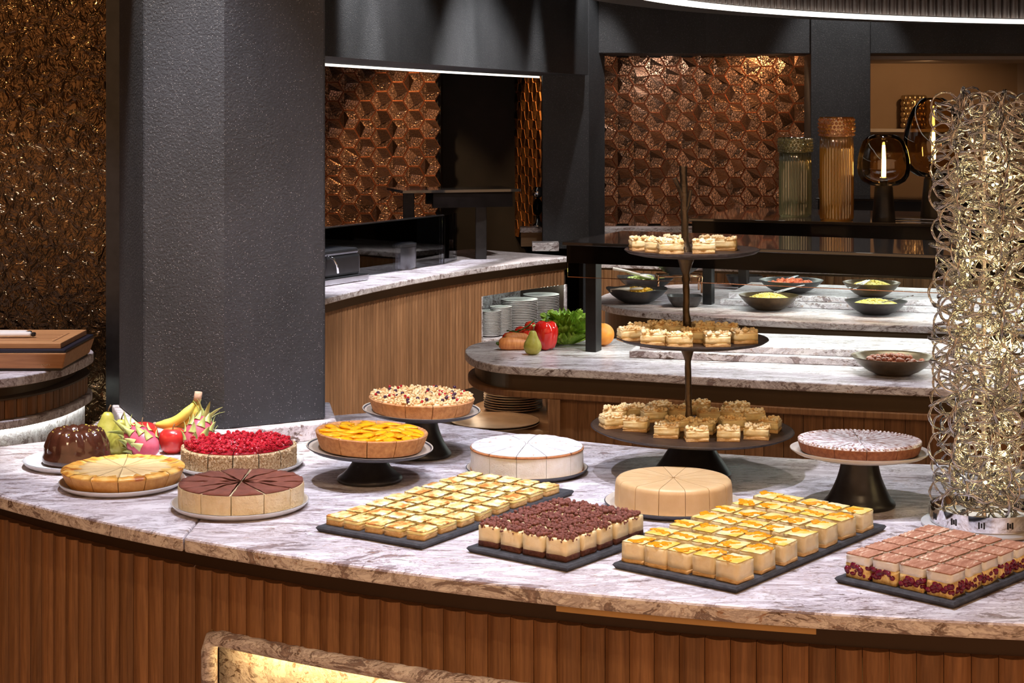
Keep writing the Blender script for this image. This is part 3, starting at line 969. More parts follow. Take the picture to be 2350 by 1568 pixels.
e0 = (-1.16, 7.85, 0)
e1 = (-0.375, 9.30, 0)
e2 = (-0.314, 9.55, 0)
pane(g, e0, (-0.80, 8.55, 0), 0.902, 1.165, 0.004)
pane(g, (-0.80, 8.55, 0), e1, 0.902, 1.165, 0.004)
obj('pane', g, 'grey_glass', gs)
g = G()
pane(g, e1, e2, 0.902, 1.165, 0.005)
obj('end_pane', g, 'grey_glass', gs)
g = G()
pane(g, e0, e1, 1.165, 1.172, 0.006)
obj('top_edge', g, 'steel', gs)
hs = thing('heat_shelf', 'dark shelf on two posts above the rear counter', 'shelf')
hA, hB = (-0.66, 9.55), (-0.01, 9.75)
g = G()
pane(g, hA, hB, 1.285, 1.30, 0.20)
obj('shelf_top', g, 'dark_glass_top', hs)
g = G()
pane(g, (-0.44, 9.43), (0.0, 9.57), 1.20, 1.285, 0.012)
obj('fascia', G().add(g.v, g.f), 'black_gloss', hs)
g = G()
pane(g, (-0.50, 9.83), (-0.06, 9.96), 1.20, 1.285, 0.012)
obj('fascia', g, 'black_gloss', hs)
for q in ((-0.585, 9.62), (-0.175, 9.62)):
    obj('post', G().box((q[0], q[1], 1.0915), (0.062, 0.05, 0.383)), 'black_metal', hs, bevel=0.003)


def chafing(label, loc, rz, kind):
    t = thing('chafing_dish', label, 'chafing dish', loc, rz, 'chafing dishes on the rear counter')
    if kind == 0:
        obj('pan', G().box((0, 0, 0.085), (0.30, 0.36, 0.10)), 'chafing', t, bevel=0.012)
        obj('lid', G().box((0, 0, 0.150), (0.29, 0.35, 0.03)), 'chafing', t, bevel=0.013)
        obj('tray', G().box((0, 0, 0.018), (0.36, 0.42, 0.032)), 'steel', t, bevel=0.005)
        g = G().tube([(0.15, -0.1, 0.14), (0.19, -0.1, 0.13), (0.20, -0.09, 0.10), (0.20, -0.08, 0.06)], 0.006, 8)
        obj('handle', g, 'chrome', t, smooth=True)
    else:
        obj('pan', G().lathe([(0, 0.0), (0.145, 0.0), (0.15, 0.01), (0.15, 0.12), (0.145, 0.122), (0, 0.122)], 40), 'chafing', t, smooth=True, auto=40)
        obj('lid', G().lathe([(0.152, 0.122), (0.152, 0.136), (0.13, 0.145), (0, 0.150)], 40), 'chafing', t, smooth=True, auto=40)
        obj('handle', G().tube([(-0.03, -0.06, 0.148), (-0.03, -0.06, 0.165), (0.03, -0.06, 0.165), (0.03, -0.06, 0.148)], 0.005, 8), 'chrome', t, smooth=True)
    return t


chafing('square dark steel chafing dish behind the grey glass screen', (-0.97, 8.34, 0.9), radians(-30), 0)
chafing('round dark steel chafing dish behind the grey glass screen', (-0.66, 9.05, 0.9), radians(-30), 1)
obj2 = tag(obj('marble_block', G().box((0.20, 10.20, 0.9255), (0.16, 0.14, 0.05)), 'marble', bevel=0.003), 'small marble upstand at the foot of the grey pillar', 'upstand')
# reflection of a coffee machine, built as a solid beside the pillar
bc = thing('side_shelf', 'narrow marble shelf between the amber tiles and the pillar', 'shelf')
obj('slab', G().box((0.150, 10.52, 1.005), (0.20, 0.15, 0.03)), 'marble', bc)
obj('support', G().box((0.150, 10.54, 0.945), (0.19, 0.10, 0.0898)), 'oak_flat', bc)
cu = thing('coffee_machine_reflection', 'reflection of a chrome coffee machine, built solid beside the grey pillar', 'urn reflection', (0.158, 10.50, 1.02))
obj('dish', G().lathe([(0, 0), (0.04, 0), (0.042, 0.012), (0.02, 0.03), (0.012, 0.07), (0, 0.07)], 20), 'chrome', cu, smooth=True)
obj('body', G().ball((0, 0, 0.125), 0.05, 16, 10, (0.6, 0.6, 1.1)), 'black_gloss', cu, smooth=True)
obj('knob', G().ball((0, 0, 0.215), 0.036, 16, 10), 'chrome', cu, smooth=True)

# ================================================================== BUFFET ISLANDS (middle distance, right)


def smooth_poly(pts, sub=6):
    """closed Catmull-Rom outline"""
    n = len(pts)
    out = []
    for i in range(n):
        p0, p1, p2, p3 = [Vector(pts[(i + k) % n]) for k in (-1, 0, 1, 2)]
        for j in range(sub):
            t = j / sub
            q = 0.5 * ((2 * p1) + (p2 - p0) * t + (2 * p0 - 5 * p1 + 4 * p2 - p3) * t * t + (3 * p1 - p0 - 3 * p2 + p3) * t ** 3)
            out.append((q.x, q.y))
    return out


def inset(poly, d):
    n = len(poly)
    area = sum(poly[i][0] * poly[(i + 1) % n][1] - poly[(i + 1) % n][0] * poly[i][1] for i in range(n))
    sg = 1 if area > 0 else -1
    out = []
    for i in range(n):
        t = Vector(poly[(i + 1) % n]) - Vector(poly[i - 1])
        nn = Vector((-t.y, t.x)).normalized() * sg * d
        out.append((poly[i][0] + nn.x, poly[i][1] + nn.y))
    return out


ISL1 = [(2.9, 4.93), (2.2, 5.00), (1.75, 5.075), (1.293, 5.172), (0.849, 5.296), (0.454, 5.452), (0.178, 5.553), (0.036, 5.597), (-0.060, 5.655), (-0.135, 5.785),
        (-0.165, 6.00), (-0.120, 6.18), (0.02, 6.275), (0.20, 6.30), (0.45, 6.28), (0.913, 6.11), (1.45, 5.865), (2.2, 5.66), (2.9, 5.55)]
P1 = smooth_poly(ISL1)
tag(obj('island_worktop', G().prism(P1, 0.872, 0.9), 'marble', bevel=0.004), 'marble worktop with rounded end holding the vegetables', 'worktop')
i1 = thing('island_cabinet', 'oak buffet island with brown metal band and open rounded shelf end', 'cabinet')
obj('recess_band', G().prism(inset(P1, 0.035), 0.818, 0.8715), 'brass_band', i1)
obj('shelf_rim', G().prism(inset(P1, 0.010), 0.796, 0.818), 'oak', i1, bevel=0.004)
P1w = inset(P1, 0.03)
rgt = [p for p in P1w if p[0] > 0.125]
obj('body', G().prism([p for p in inset(P1, 0.06) if p[0] > 0.16], 0.0, 0.796), 'plinth_dark', i1)
obj('end_panel', G().box((0.140, 5.91, 0.398), (0.036, 0.68, 0.796)), 'oak', i1)
g = G()
g.tube([(p[0], p[1], 0.7940) for p in inset(P1, 0.040) if p[0] < 0.08], 0.0018, 6)
obj('led_strip', g, 'led_shelf', i1)
obj('end_shelf', G().prism([p for p in inset(P1, 0.02) if p[0] < 0.15] + [], 0.672, 0.690), 'oak_flat', i1, bevel=0.003)
front1 = [p for p in inset(P1, 0.052) if p[0] > 0.16]
front1 = sorted([p for p in front1 if p[1] < 5.62], key=lambda q: q[0])


def lay_slats(path, pitch, z0, z1, mat, parent, depth=0.014, bow=0.003):
    me = slat_mesh(pitch - 0.0015, depth, z0, z1, mat, 3, bow)
    seg = []
    for a_, b_ in zip(path, path[1:]):
        seg.append(((Vector(b_) - Vector(a_)).length, Vector(a_), Vector(b_)))
    s_ = pitch / 2
    tot = sum(q[0] for q in seg)
    while s_ < tot:
        r_ = s_
        for L, A, B in seg:
            if r_ <= L:
                p = A.lerp(B, r_ / L)
                d = B - A
                link('slat', me, parent, (p.x, p.y, 0), (0, 0, atan2(d.y, d.x)))
                break
            r_ -= L
        s_ += pitch


lay_slats(front1, 0.062, 0.06, 0.794, 'oak', i1)
# stepped marble ledges along the back half of both islands


def ledge(name, label, a, b2, w1, w2, zs=(0.925, 0.950)):
    t = thing(name, label, 'ledge')
    d = (Vector(b2) - Vector(a)).normalized()
    n = Vector((-d.y, d.x))
    A, B = Vector(a), Vector(b2)
    obj('step', G().prism([A[:], B[:], (B + n * w1)[:], (A + n * w1)[:]], 0.9005, zs[0]), 'marble', t, bevel=0.003)
    A2, B2 = A + n * 0.035 + d * 0.03, B + n * 0.035
    obj('step', G().prism([A2[:], B2[:], (B2 + n * w2)[:], (A2 + n * w2)[:]], zs[0] + 0.0005, zs[1]), 'marble', t, bevel=0.003)


ledge('marble_ledge', 'stepped marble ledge on the island with the vegetables', (0.40, 5.80), (2.8, 5.17), 0.40, 0.34)

ISL2 = [(3.0, 6.40), (2.2, 6.50), (1.658, 6.63), (1.091, 6.807), (0.765, 6.985), (0.506, 7.175), (0.395, 7.38), (0.39, 7.65), (0.50, 7.95), (0.75, 8.20), (1.1, 8.29),
        (1.5, 8.15), (1.98, 7.93), (3.0, 7.7)]
P2 = smooth_poly(ISL2)
tag(obj('island_worktop', G().prism(P2, 0.872, 0.9), 'marble', bevel=0.004), 'marble worktop carrying the dark salad bowls', 'worktop')
i2 = thing('island_cabinet', 'oak buffet island with brown metal band under the salad bowls', 'cabinet')
obj('recess_band', G().prism(inset(P2, 0.035), 0.800, 0.8715), 'brass_band', i2)
obj('body', G().prism(inset(P2, 0.06), 0.0, 0.7995), 'plinth_dark', i2)
f2 = sorted([p for p in inset(P2, 0.05) if p[1] < 7.30 and p[0] < 2.9], key=lambda q: q[0])
lay_slats(f2, 0.05, 0.06, 0.7985, 'oak', i2)
ledge('marble_ledge', 'stepped marble ledge behind the noodle bowls', (0.90, 7.36), (2.9, 6.66), 0.55, 0.49)

i3 = thing('island_cabinet', 'farthest oak counter with fluted front behind the salad bowls', 'cabinet')
Q0, Q1 = (0.42, 9.42), (3.2, 8.55)
dq = (Vector(Q1) - Vector(Q0)).normalized()
nq = Vector((-dq.y, dq.x))


def quad(a, b2, o0, o1):
    A, B = Vector(a), Vector(b2)
    return [(A + nq * o0)[:], (B + nq * o0)[:], (B + nq * o1)[:], (A + nq * o1)[:]]


obj('body', G().prism(quad(Q0, Q1, 0.02, 0.55), 0, 0.80), 'plinth_dark', i3)
obj('recess_band', G().prism(quad(Q0, Q1, 0.02, 0.55), 0.8005, 0.87), 'brass_band', i3)
lay_slats([(Vector(Q0) + nq * 0.019)[:], (Vector(Q1) + nq * 0.019)[:]], 0.045, 0.05, 0.86, 'oak', i3, 0.014, 0.008)
tag(obj('island_worktop', G().prism(quad(Q0, Q1, 0.0, 0.6), 0.8705, 0.9), 'marble', bevel=0.003), 'farthest marble worktop before the copper tiled alcove', 'worktop')


# sneeze guards: glass top, black fascias, posts, hanging front pane, LED bars
def guard(label, fl, fr, depth, posts, ztop=1.285, fh=0.062, light=30, hang=True, wide=True):
    t = thing('sneeze_guard', label, 'sneeze guard')
    A, B = Vector(fl), Vector(fr)
    d = (B - A).normalized()
    n = Vector((-d.y, d.x))
    obj('glass_top', G().prism([A[:], B[:], (B + n * depth)[:], (A + n * depth)[:]], ztop - 0.012, ztop), 'dark_glass_top', t, bevel=0.002)
    g = G()
    for o0, o1 in ((0.012, 0.030), (depth - 0.03, depth - 0.012)):
        g.prism([(A + n * o0 + d * 0.012)[:], (B + n * o0)[:], (B + n * o1)[:], (A + n * o1 + d * 0.012)[:]], ztop - 0.012 - fh, ztop - 0.0125)
    g.prism([(A + n * 0.030 + d * 0.012)[:], (A + n * 0.030 + d * 0.03)[:], (A + n * (depth - 0.03) + d * 0.03)[:], (A + n * (depth - 0.03) + d * 0.012)[:]], ztop - 0.012 - fh, ztop - 0.0125)
    obj('fascia', g, 'black_gloss', t)
    for (px, py) in posts:
        obj('post', G().box((px, py, (0.9005 + ztop - 0.013) / 2), (0.040, 0.055, ztop - 0.013 - 0.9005), atan2(d.y, d.x)), 'black_metal', t, bevel=0.002)
    if hang:
        g = G()
        A2, B2 = A + n * 0.006 + d * 0.02, B + n * 0.006
        g.prism([A2[:], B2[:], (B2 - n * 0.005)[:], (A2 - n * 0.005)[:]], ztop - 0.12, ztop - 0.014)
        obj('hanging_pane', g, 'clear_glass', t)
        g = G()
        g.prism([(A2 - n * 0.0005)[:], (B2 - n * 0.0005)[:], (B2 - n * 0.0045)[:], (A2 - n * 0.0045)[:]], ztop - 0.1225, ztop - 0.1202)
        obj('pane_edge', g, 'copper_rod', t)
    L = (B - A).length
    for kk, off in enumerate((0.05, depth - 0.06)):
        c0 = A + n * off + d * (L / 2)
        g = G().box((c0.x, c0.y, ztop - 0.022), (L - 0.1, 0.012, 0.010), atan2(d.y, d.x))
        obj('led_bar', g, 'led_cool', t)
        ld = bpy.data.lights.new('led_bar_light', 'AREA')
        ld.shape = 'RECTANGLE'
        ld.size = L - 0.1
        ld.size_y = 0.02
        ld.energy = light
        ld.color = (0.90, 1.0, 0.93)
        lo_ = bpy.data.objects.new('led_bar_light', ld)
        COL.objects.link(lo_)
        lo_.parent = t
        lo_.location = (c0.x, c0.y, ztop - 0.029)
        lo_.rotation_euler = (0, 0, atan2(d.y, d.x))
    return t


pA = at(1362, 806)
guard('black sneeze guard with glass top over the lettuce and pepper', (0.175, 5.94), (2.55, 4.865), 0.60, [(pA.x, pA.y), (2.2, 5.15)], light=10)
pB, pC = at(1628, 700), at(1702, 665)
guard('black sneeze guard with glass top carrying the vases and globe lamps', (0.75, 7.22), (3.0, 6.327), 0.846, [(pB.x, pB.y + 0.03), (pC.x + 0.01, pC.y), (2.6, 6.7)], light=10)
guard('farthest black sneeze guard behind the globe lamp', (1.58, 8.85), (3.1, 8.40), 0.40, [(1.66, 8.95), (2.9, 8.58)], fh=0.05, light=3, hang=False)

# ================================================================== CAKE PLATES AND STANDS
ZC = 0.9005


def flat_plate(label, x, y, r, mat_out, mat_in='porcelain', h=0.014):
    """coupe cake plate with a thin upright rim; inner well is a part of its own"""
    t = thing('cake_plate', label, 'plate', (x, y, ZC), 0, 'flat cake plates')
    obj('dish', G().lathe([(0, 0), (r * 0.88, 0), (r * 0.96, h * 0.45), (r, h), (r * 0.992, h + 0.0005), (r * 0.978, h), (r * 0.945, h * 0.55)], 72), mat_out, t, smooth=True)
    obj('well', G().lathe([(r * 0.985, h + 0.0012), (r * 0.972, h + 0.0008), (r * 0.945, h * 0.62), (r * 0.90, h * 0.42), (0, h * 0.38)][::-1], 72), mat_in, t, smooth=True)
    return t, h * 0.42


def cake_stand(label, x, y, zp, r, rb, mat_out, mat_in, tilt=(0, 0), neck=0.035):
    t = thing('cake_stand', label, 'cake stand', (x, y, ZC), 0, 'black footed cake stands')
    h = zp - ZC
    pr = [(0, 0), (rb * 0.97, 0), (rb, 0.004), (rb * 0.985, 0.009)]
    n = 12
    for i in range(1, n + 1):
        q = i / n
        pr.append((neck + (rb * 0.95 - neck) * (1 - q) ** 1.8, 0.009 + (h - 0.016 - 0.009) * q))
    pr.append((0, h - 0.016))
    obj('foot', G().lathe(pr, 64), 'stand_black', t, smooth=True, auto=50)
    pl = obj('plate', G().lathe([(0, -0.015), (r * 0.72, -0.015), (r * 0.92, -0.008), (r, 0.0), (r * 0.995, 0.0016), (r * 0.975, 0.0008), (r * 0.95, -0.003)], 80), mat_out, t, smooth=True, loc=(0, 0, h))
    obj('well', G().lathe([(0, -0.005), (r * 0.92, -0.005), (r * 0.96, -0.0015), (r * 0.985, 0.0019), (r * 0.998, 0.0019)], 80), mat_in, pl, smooth=True)
    pl.rotation_euler = (radians(tilt[0]), radians(tilt[1]), 0)
    return t, h - 0.005


def wedge(n, prof_out, gap=0.0009, seg=6, top_fn=None, side_fn=None, r0=0.004, tops=5):
    """one slice standing on z=0, centred on the x axis. prof_out: (r,z) from bottom to top edge"""
    g = G()
    half = pi / n
    prof = prof_out
    ztop = prof[-1][1]
    rt = prof[-1][0]
    inner = [(rt * (1 - (i + 1) / tops), ztop) for i in range(tops - 1)] + [(r0, ztop), (r0, prof[0][1])]
    full = list(prof) + inner
    rows = []
    for (r, z) in full:
        row = []
        for i in range(seg + 1):
            a = -half + 2 * half * i / seg
            # keep a constant-width kerf between slices
            lim = max(0.0, half - gap / max(r, 0.003))
            a = max(-lim, min(lim, a))
            rr, zz = r, z
            if side_fn and (r, z) in prof:
                rr, zz = side_fn(r, z, a)
            if top_fn and z >= ztop - 1e-9 and r > r0:
                zz = zz + top_fn(rr * cos(a), rr * sin(a), rr)
            row.append((rr * cos(a), rr * sin(a), zz))
        rows.append(row)
    m = seg + 1
    vs = [p for row in rows for p in row]
    fs = []
    R_ = len(rows)
    for j in range(R_):
        for i in range(seg):
            a, b2 = j * m + i, ((j + 1) % R_) * m + i
            fs.append((a, a + 1, b2 + 1, b2))
    g.add(vs, fs)
    g.f.append(tuple(len(g.v) - len(vs) + j * m for j in range(R_))[::-1])
    g.f.append(tuple(len(g.v) - len(vs) + j * m + seg for j in range(R_)))
    return g


def nz3(x, y, z=0.0):
    return noise.noise(Vector((x, y, z)))


def cake(name, label, x, y, z, n, rot=0.0, cat='cake'):
    return thing(name, label, cat, (x, y, z), radians(rot))


def slices(c, n, body_me, top_me=None, top_name='topping', z_top=0.0, more=None):
    out = []
    for i in range(n):
        a = 2 * pi * i / n
        s_ = link('slice', body_me, c, (0, 0, 0), (0, 0, a))
        if top_me is not None:
            link(top_name, top_me[i % len(top_me)] if isinstance(top_me, list) else top_me, s_, (0, 0, z_top))
        out.append(s_)
    return out


# --- chocolate ring cake on a grey-white plate
t, hp = flat_plate('pale grey speckled plate under the glossy chocolate ring cake', -1.032, 4.066, 0.134, 'porcelain_grey', 'porcelain_grey')
gug = cake('ring_cake', 'tall glossy chocolate glazed ring cake with twisted flutes', -1.040, 4.062, ZC + hp, 1)
g = G()
prof = [(0.0, 0.0), (0.074, 0.0), (0.080, 0.004), (0.0815, 0.010), (0.080, 0.018), (0.0765, 0.026), (0.0755, 0.034), (0.0745, 0.042), (0.072, 0.050), (0.0685, 0.058), (0.064, 0.066),
        (0.057, 0.073), (0.047, 0.0775), (0.036, 0.0785), (0.026, 0.075), (0.019, 0.066), (0.014, 0.052), (0, 0.050)]


def gf(r, z, a):
    k = min(1, max(0, (z - 0.022) / 0.02)) * (1 if r > 0.03 else 0.3)
    tw = a * 13 + z * 28
    return r * (1 + 0.055 * k * abs(sin(tw / 2)) - 0.02 * k + 0.012 * nz3(cos(a) * 4, sin(a) * 4, z * 60)), z + (0.004 * k * abs(sin(tw / 2)) if z > 0.06 else 0)


obj('body', G().lathe(prof, 156, fn=gf), 'choc_glaze', gug, smooth=True)
pme = G().lump((0, 0, 0), 0.0022, RND).mesh('pistachio_piece', 'pistachio', True)
for i in range(34):
    a = RND.uniform(0, 2 * pi)
    r = RND.uniform(0.034, 0.060)
    link('pistachio_piece', pme, gug, (r * cos(a), r * sin(a), 0.0805 - max(0, (r - 0.045)) * 0.42), (RND.random(), RND.random(), a))

# --- baked cheesecake
t, hp = flat_plate('white plate under the golden baked cheesecake', -0.878, 3.83, 0.140, 'porcelain', 'porcelain_cream')
cc = cake('cheesecake', 'golden baked cheesecake with browned rim cut into slices', -0.876, 3.83, ZC + hp, 14, 8)
N = 14
body = wedge(N, [(0.118, 0), (0.127, 0.012), (0.1335, 0.026), (0.136, 0.033)], seg=6).mesh('slice', 'pale_crust', True)
body.set_sharp_from_angle(angle=radians(40))
tops = []
for k in range(3):
    tf = lambda x, y, r: 0.0022 * nz3(x * 60 + k * 7, y * 60) + (0.0035 if 0.112 < r < 0.135 else 0) * (0.8 + 0.5 * nz3(x * 90, y * 90, k))
    m_ = wedge(N, [(0.134, -0.004), (0.1375, 0.0005), (0.136, 0.003), (0.126, 0.0035), (0.116, 0.002)], seg=8, top_fn=tf, gap=0.0005, tops=3).mesh('browned_edge', 'gold_top', True)
    tops.append(m_)
sl_ = slices(cc, N, body, tops, 'browned_edge', 0.033)
fm = wedge(N, [(0.108, -0.001), (0.109, 0.0016)], seg=6, gap=0.0004, tops=4).mesh('custard_top', 'custard', True)
for s_ in sl_:
    link('custard_top', fm, s_, (0, 0, 0.0350))

# --- raspberry cake with nut crumb sides
t, hp = flat_plate('white plate under the red berry cake', -0.647, 4.035, 0.152, 'porcelain', 'porcelain')
rb = cake('berry_cake', 'round cake topped with glazed red berries and nut crumb sides', -0.648, 4.035, ZC + hp, 14, 3)
N = 14
rn = random.Random(4)
g = wedge(N, [(0.133, 0), (0.1345, 0.012), (0.1345, 0.026), (0.134, 0.040), (0.131, 0.046)], seg=10, gap=0.0010)
for i in range(170):
    a = rn.uniform(-pi / N * 0.93, pi / N * 0.93)
    zz = rn.uniform(0.002, 0.045)
    g.lump((0.1345 * cos(a), 0.1345 * sin(a), zz), rn.uniform(0.0013, 0.0026), rn, 5, 3)
body = g.mesh('slice', 'nut_crumb', True)
glz = wedge(N, [(0.124, -0.002), (0.128, 0.002), (0.122, 0.004)], seg=8, gap=0.0008, top_fn=lambda x, y, r: 0.002 * nz3(x * 110, y * 110)).mesh('glaze', 'berry_glaze', True)
slices(rb, N, body, glz, 'glaze', 0.046)
g = G()
for i in range(26):
    z_ = 1 - 2 * (i + 0.5) / 26
    rr = sqrt(1 - z_ * z_)
    a = i * 2.39996
    g.ball((0.0046 * rr * cos(a), 0.0046 * rr * sin(a), 0.0046 * z_), 0.0019, 6, 4)
ras = g.mesh('raspberry', 'berry_red', True)
cur = G().ball((0, 0, 0), 0.0042, 10, 7).mesh('currant', 'berry_red', True)
nb_ = 0
for i in range(280):
    r = 0.124 * sqrt((i + 0.5) / 280)
    a = i * 2.39996 + rn.uniform(-0.2, 0.2)
    me = ras if rn.random() < 0.45 else cur
    link('raspberry' if me is ras else 'currant', me, rb, (r * cos(a), r * sin(a), 0.0525 + rn.uniform(-0.001, 0.003)), (rn.random() * 3, rn.random() * 3, 0))

# --- coffee cream cake with cocoa top
t, hp = flat_plate('white plate under the cocoa dusted cream cake', -0.580, 3.627, 0.146, 'porcelain', 'porcelain_cream')
co = cake('cream_cake', 'beige cream cake dusted with cocoa and cut into twelve', -0.578, 3.627, ZC + hp, 12, 15)
N = 12
rn = random.Random(5)
bodies = []
for k in range(4):
    g = wedge(N, [(0.1310, 0), (0.1320, 0.008), (0.1325, 0.018), (0.1325, 0.028), (0.1330, 0.038), (0.1325, 0.046)], seg=10, gap=0.0010,
              side_fn=lambda r, z, a, k=k: (r + 0.0012 * nz3(a * 22 + k * 9, z * 160) - (0.0016 if abs(a) > pi / 12 * 0.86 else 0), z))
    m_ = g.mesh('slice', 'cream', True)
    m_.set_sharp_from_angle(angle=radians(45))
    bodies.append(m_)
tps = []
for k in range(3):
    g = wedge(N, [(0.131, 0.0), (0.1315, 0.0022)], seg=12, gap=0.0020 + 0.0012 * k, tops=8,
              top_fn=lambda x, y, r, k=k: 0.0032 * nz3(x * 55 + 3 * k, y * 55) + 0.0015 * nz3(x * 160, y * 160))
    m_ = g.mesh('cocoa_top', 'cocoa', True)
    tps.append(m_)
for i in range(N):
    s_ = link('slice', bodies[i % 4], co, (0, 0, 0), (0, 0, 2 * pi * i / N))
    link('cocoa_top', tps[i % 3], s_, (0, 0, 0.0465))

# --- orange peach tart on black stand
t, hp = cake_stand('low black cake stand under the orange peach tart', -0.325, 3.886, 0.978, 0.145, 0.075, 'plate_dark', 'porcelain_cream', (0.6, 2.4))
pt = cake('peach_tart', 'peach tart with shiny orange slices in a brown crust', -0.322, 3.886, ZC + hp + 0.0025, 12, 15)
pt.rotation_euler = (radians(0.6), radians(2.4), radians(15))
N = 12
body = wedge(N, [(0.116, 0), (0.121, 0.012), (0.1265, 0.028), (0.1285, 0.036), (0.1265, 0.0385), (0.122, 0.036), (0.118, 0.030)], seg=8, gap=0.0009, tops=4,
             side_fn=lambda r, z, a: (r, z + (0.0008 * nz3(a * 40, z * 30) if z > 0.03 else 0))).mesh('slice', 'crust', True)
body.set_sharp_from_angle(angle=radians(50))
jel = wedge(N, [(0.121, 0), (0.1205, 0.004)], seg=6, gap=0.0005, top_fn=lambda x, y, r: 0.001 * nz3(x * 70, y * 70)).mesh('jelly', 'peach', True)
slices(pt, N, body, jel, 'jelly', 0.0300)
g = G()
pts, rr = [], []
for i in range(9):
    a = -1.05 + 2.1 * i / 8
    pts.append((0.027 * cos(a) - 0.018, 0.031 * sin(a), 0.0))
    rr.append(0.0150 * (1 - abs(i - 4) / 4.4) ** 0.8 + 0.0006)
g.tube(pts, rr, 8)
g.v = [(x, y, z * 0.36) for x, y, z in g.v]
pch = g.mesh('peach_slice', 'peach', True)
rn = random.Random(6)
for ring, (r, cnt, z_) in enumerate(((0.100, 13, 0.0352), (0.074, 10, 0.0358), (0.047, 6, 0.0364), (0.020, 3, 0.0370))):
    for i in range(cnt):
        a = 2 * pi * (i + 0.5 * (ring % 2)) / cnt
        link('peach_slice', pch, pt, (r * cos(a), r * sin(a), z_), (rn.uniform(-0.15, 0.15), rn.uniform(-0.12, 0.12), a + rn.uniform(0.2, 1.2)))

# --- blueberry crumble tart on taller black stand
t, hp = cake_stand('tall black cake stand under the berry crumble tart', -0.222, 4.165, 1.014, 0.145, 0.074, 'plate_dark', 'porcelain_cream', (0.4, 1.8), 0.038)
bt = cake('crumble_tart', 'berry crumble tart with pale crumbs and brown crust', -0.222, 4.165, ZC + hp + 0.002, 12, 0)
bt.rotation_euler = (radians(0.4), radians(1.8), 0)
N = 12
body = wedge(N, [(0.119, 0), (0.1235, 0.012), (0.1275, 0.024), (0.1295, 0.031), (0.127, 0.033)], seg=8, gap=0.0008).mesh('slice', 'crust', True)
body.set_sharp_from_angle(angle=radians(50))
rn = random.Random(8)
tv = []
for k in range(3):
    g = wedge(N, [(0.126, -0.001), (0.124, 0.002)], seg=4, gap=0.0005)
    for i in range(75):
        r = 0.126 * sqrt(rn.random())
        a = rn.uniform(-1, 1) * pi / N
        g.lump((r * cos(a), r * sin(a), 0.002 + rn.uniform(0, 0.0045) + 0.003 * (1 - r / 0.126)), rn.uniform(0.0025, 0.0052), rn, 6, 4)
    tv.append(g.mesh('crumble', 'crumble', True))
slices(bt, N, body, tv, 'crumble', 0.033)
bm_ = G().ball((0, 0, 0), 0.0045, 8, 6).mesh('blueberry', 'blueberry', True)
rm_ = G().ball((0, 0, 0), 0.0036, 8, 6).mesh('currant', 'berry_red', True)
for i in range(44):
    r, a = 0.122 * sqrt(rn.random()), rn.uniform(0, 2 * pi)
    link('blueberry' if i % 2 else 'currant', bm_ if i % 2 else rm_, bt, (r * cos(a), r * sin(a), 0.0400 + rn.uniform(0, 0.0035)))

# --- white cream cake dusted with sugar
t, hp = flat_plate('dark rimmed plate under the white sugar dusted cake', 0.035, 3.976, 0.143, 'plate_dark', 'porcelain_cream', 0.012)
wc = cake('cream_cake', 'tall white cream cake dusted with icing sugar', 0.035, 3.976, ZC + hp, 12, 4)
N = 12
body = wedge(N, [(0.1305, 0.004), (0.1315, 0.010), (0.1315, 0.030), (0.1315, 0.050)], seg=8, gap=0.0006,
             side_fn=lambda r, z, a: (r + 0.0008 * nz3(a * 30, z * 150), z)).mesh('slice', 'white_cream', True)
body.set_sharp_from_angle(angle=radians(45))
base = wedge(N, [(0.1315, 0), (0.1325, 0.0045)], seg=6, gap=0.0006).mesh('sponge_base', 'brown_sponge', True)
lid = wedge(N, [(0.1315, 0), (0.1335, 0.002), (0.1320, 0.0055)], seg=8, gap=0.0006).mesh('sponge_lid', 'brown_sponge', True)
sug = wedge(N, [(0.1310, 0.0), (0.1295, 0.0018), (0.122, 0.0042)], seg=8, gap=0.0005, tops=7, top_fn=lambda x, y, r: 0.0045 * (1 - (r / 0.131) ** 2) - 0.0022 * (abs(atan2(y, x)) / (pi / 12)) ** 4 + 0.0006 * nz3(x * 90, y * 90)).mesh('icing_sugar', 'sugar_white', True)
for s_ in slices(wc, N, body):
    link('sponge_base', base, s_)
    link('sponge_lid', lid, s_, (0, 0, 0.050))
    link('icing_sugar', sug, s_, (0, 0, 0.0555))

# --- caramel cake
t, hp = flat_plate('dark rimmed plate under the smooth caramel cake', 0.345, 3.631, 0.148, 'plate_dark', 'porcelain_cream', 0.012)
ca = cake('caramel_cake', 'smooth beige caramel cake with finely fluted sides cut into slices', 0.345, 3.631, ZC + hp, 12, 6)
N = 14
body = wedge(N, [(0.1255, 0), (0.1255, 0.012), (0.1250, 0.030), (0.1240, 0.045), (0.1225, 0.051), (0.118, 0.0555), (0.112, 0.0565)], seg=16, gap=0.0005, tops=5,
             side_fn=lambda r, z, a: (r - (0.0016 * (0.5 + 0.5 * cos(a * 112)) if z < 0.05 else 0.0), z)).mesh('slice', 'caramel', True)
body.set_sharp_from_angle(angle=radians(60))
slices(ca, N, body)

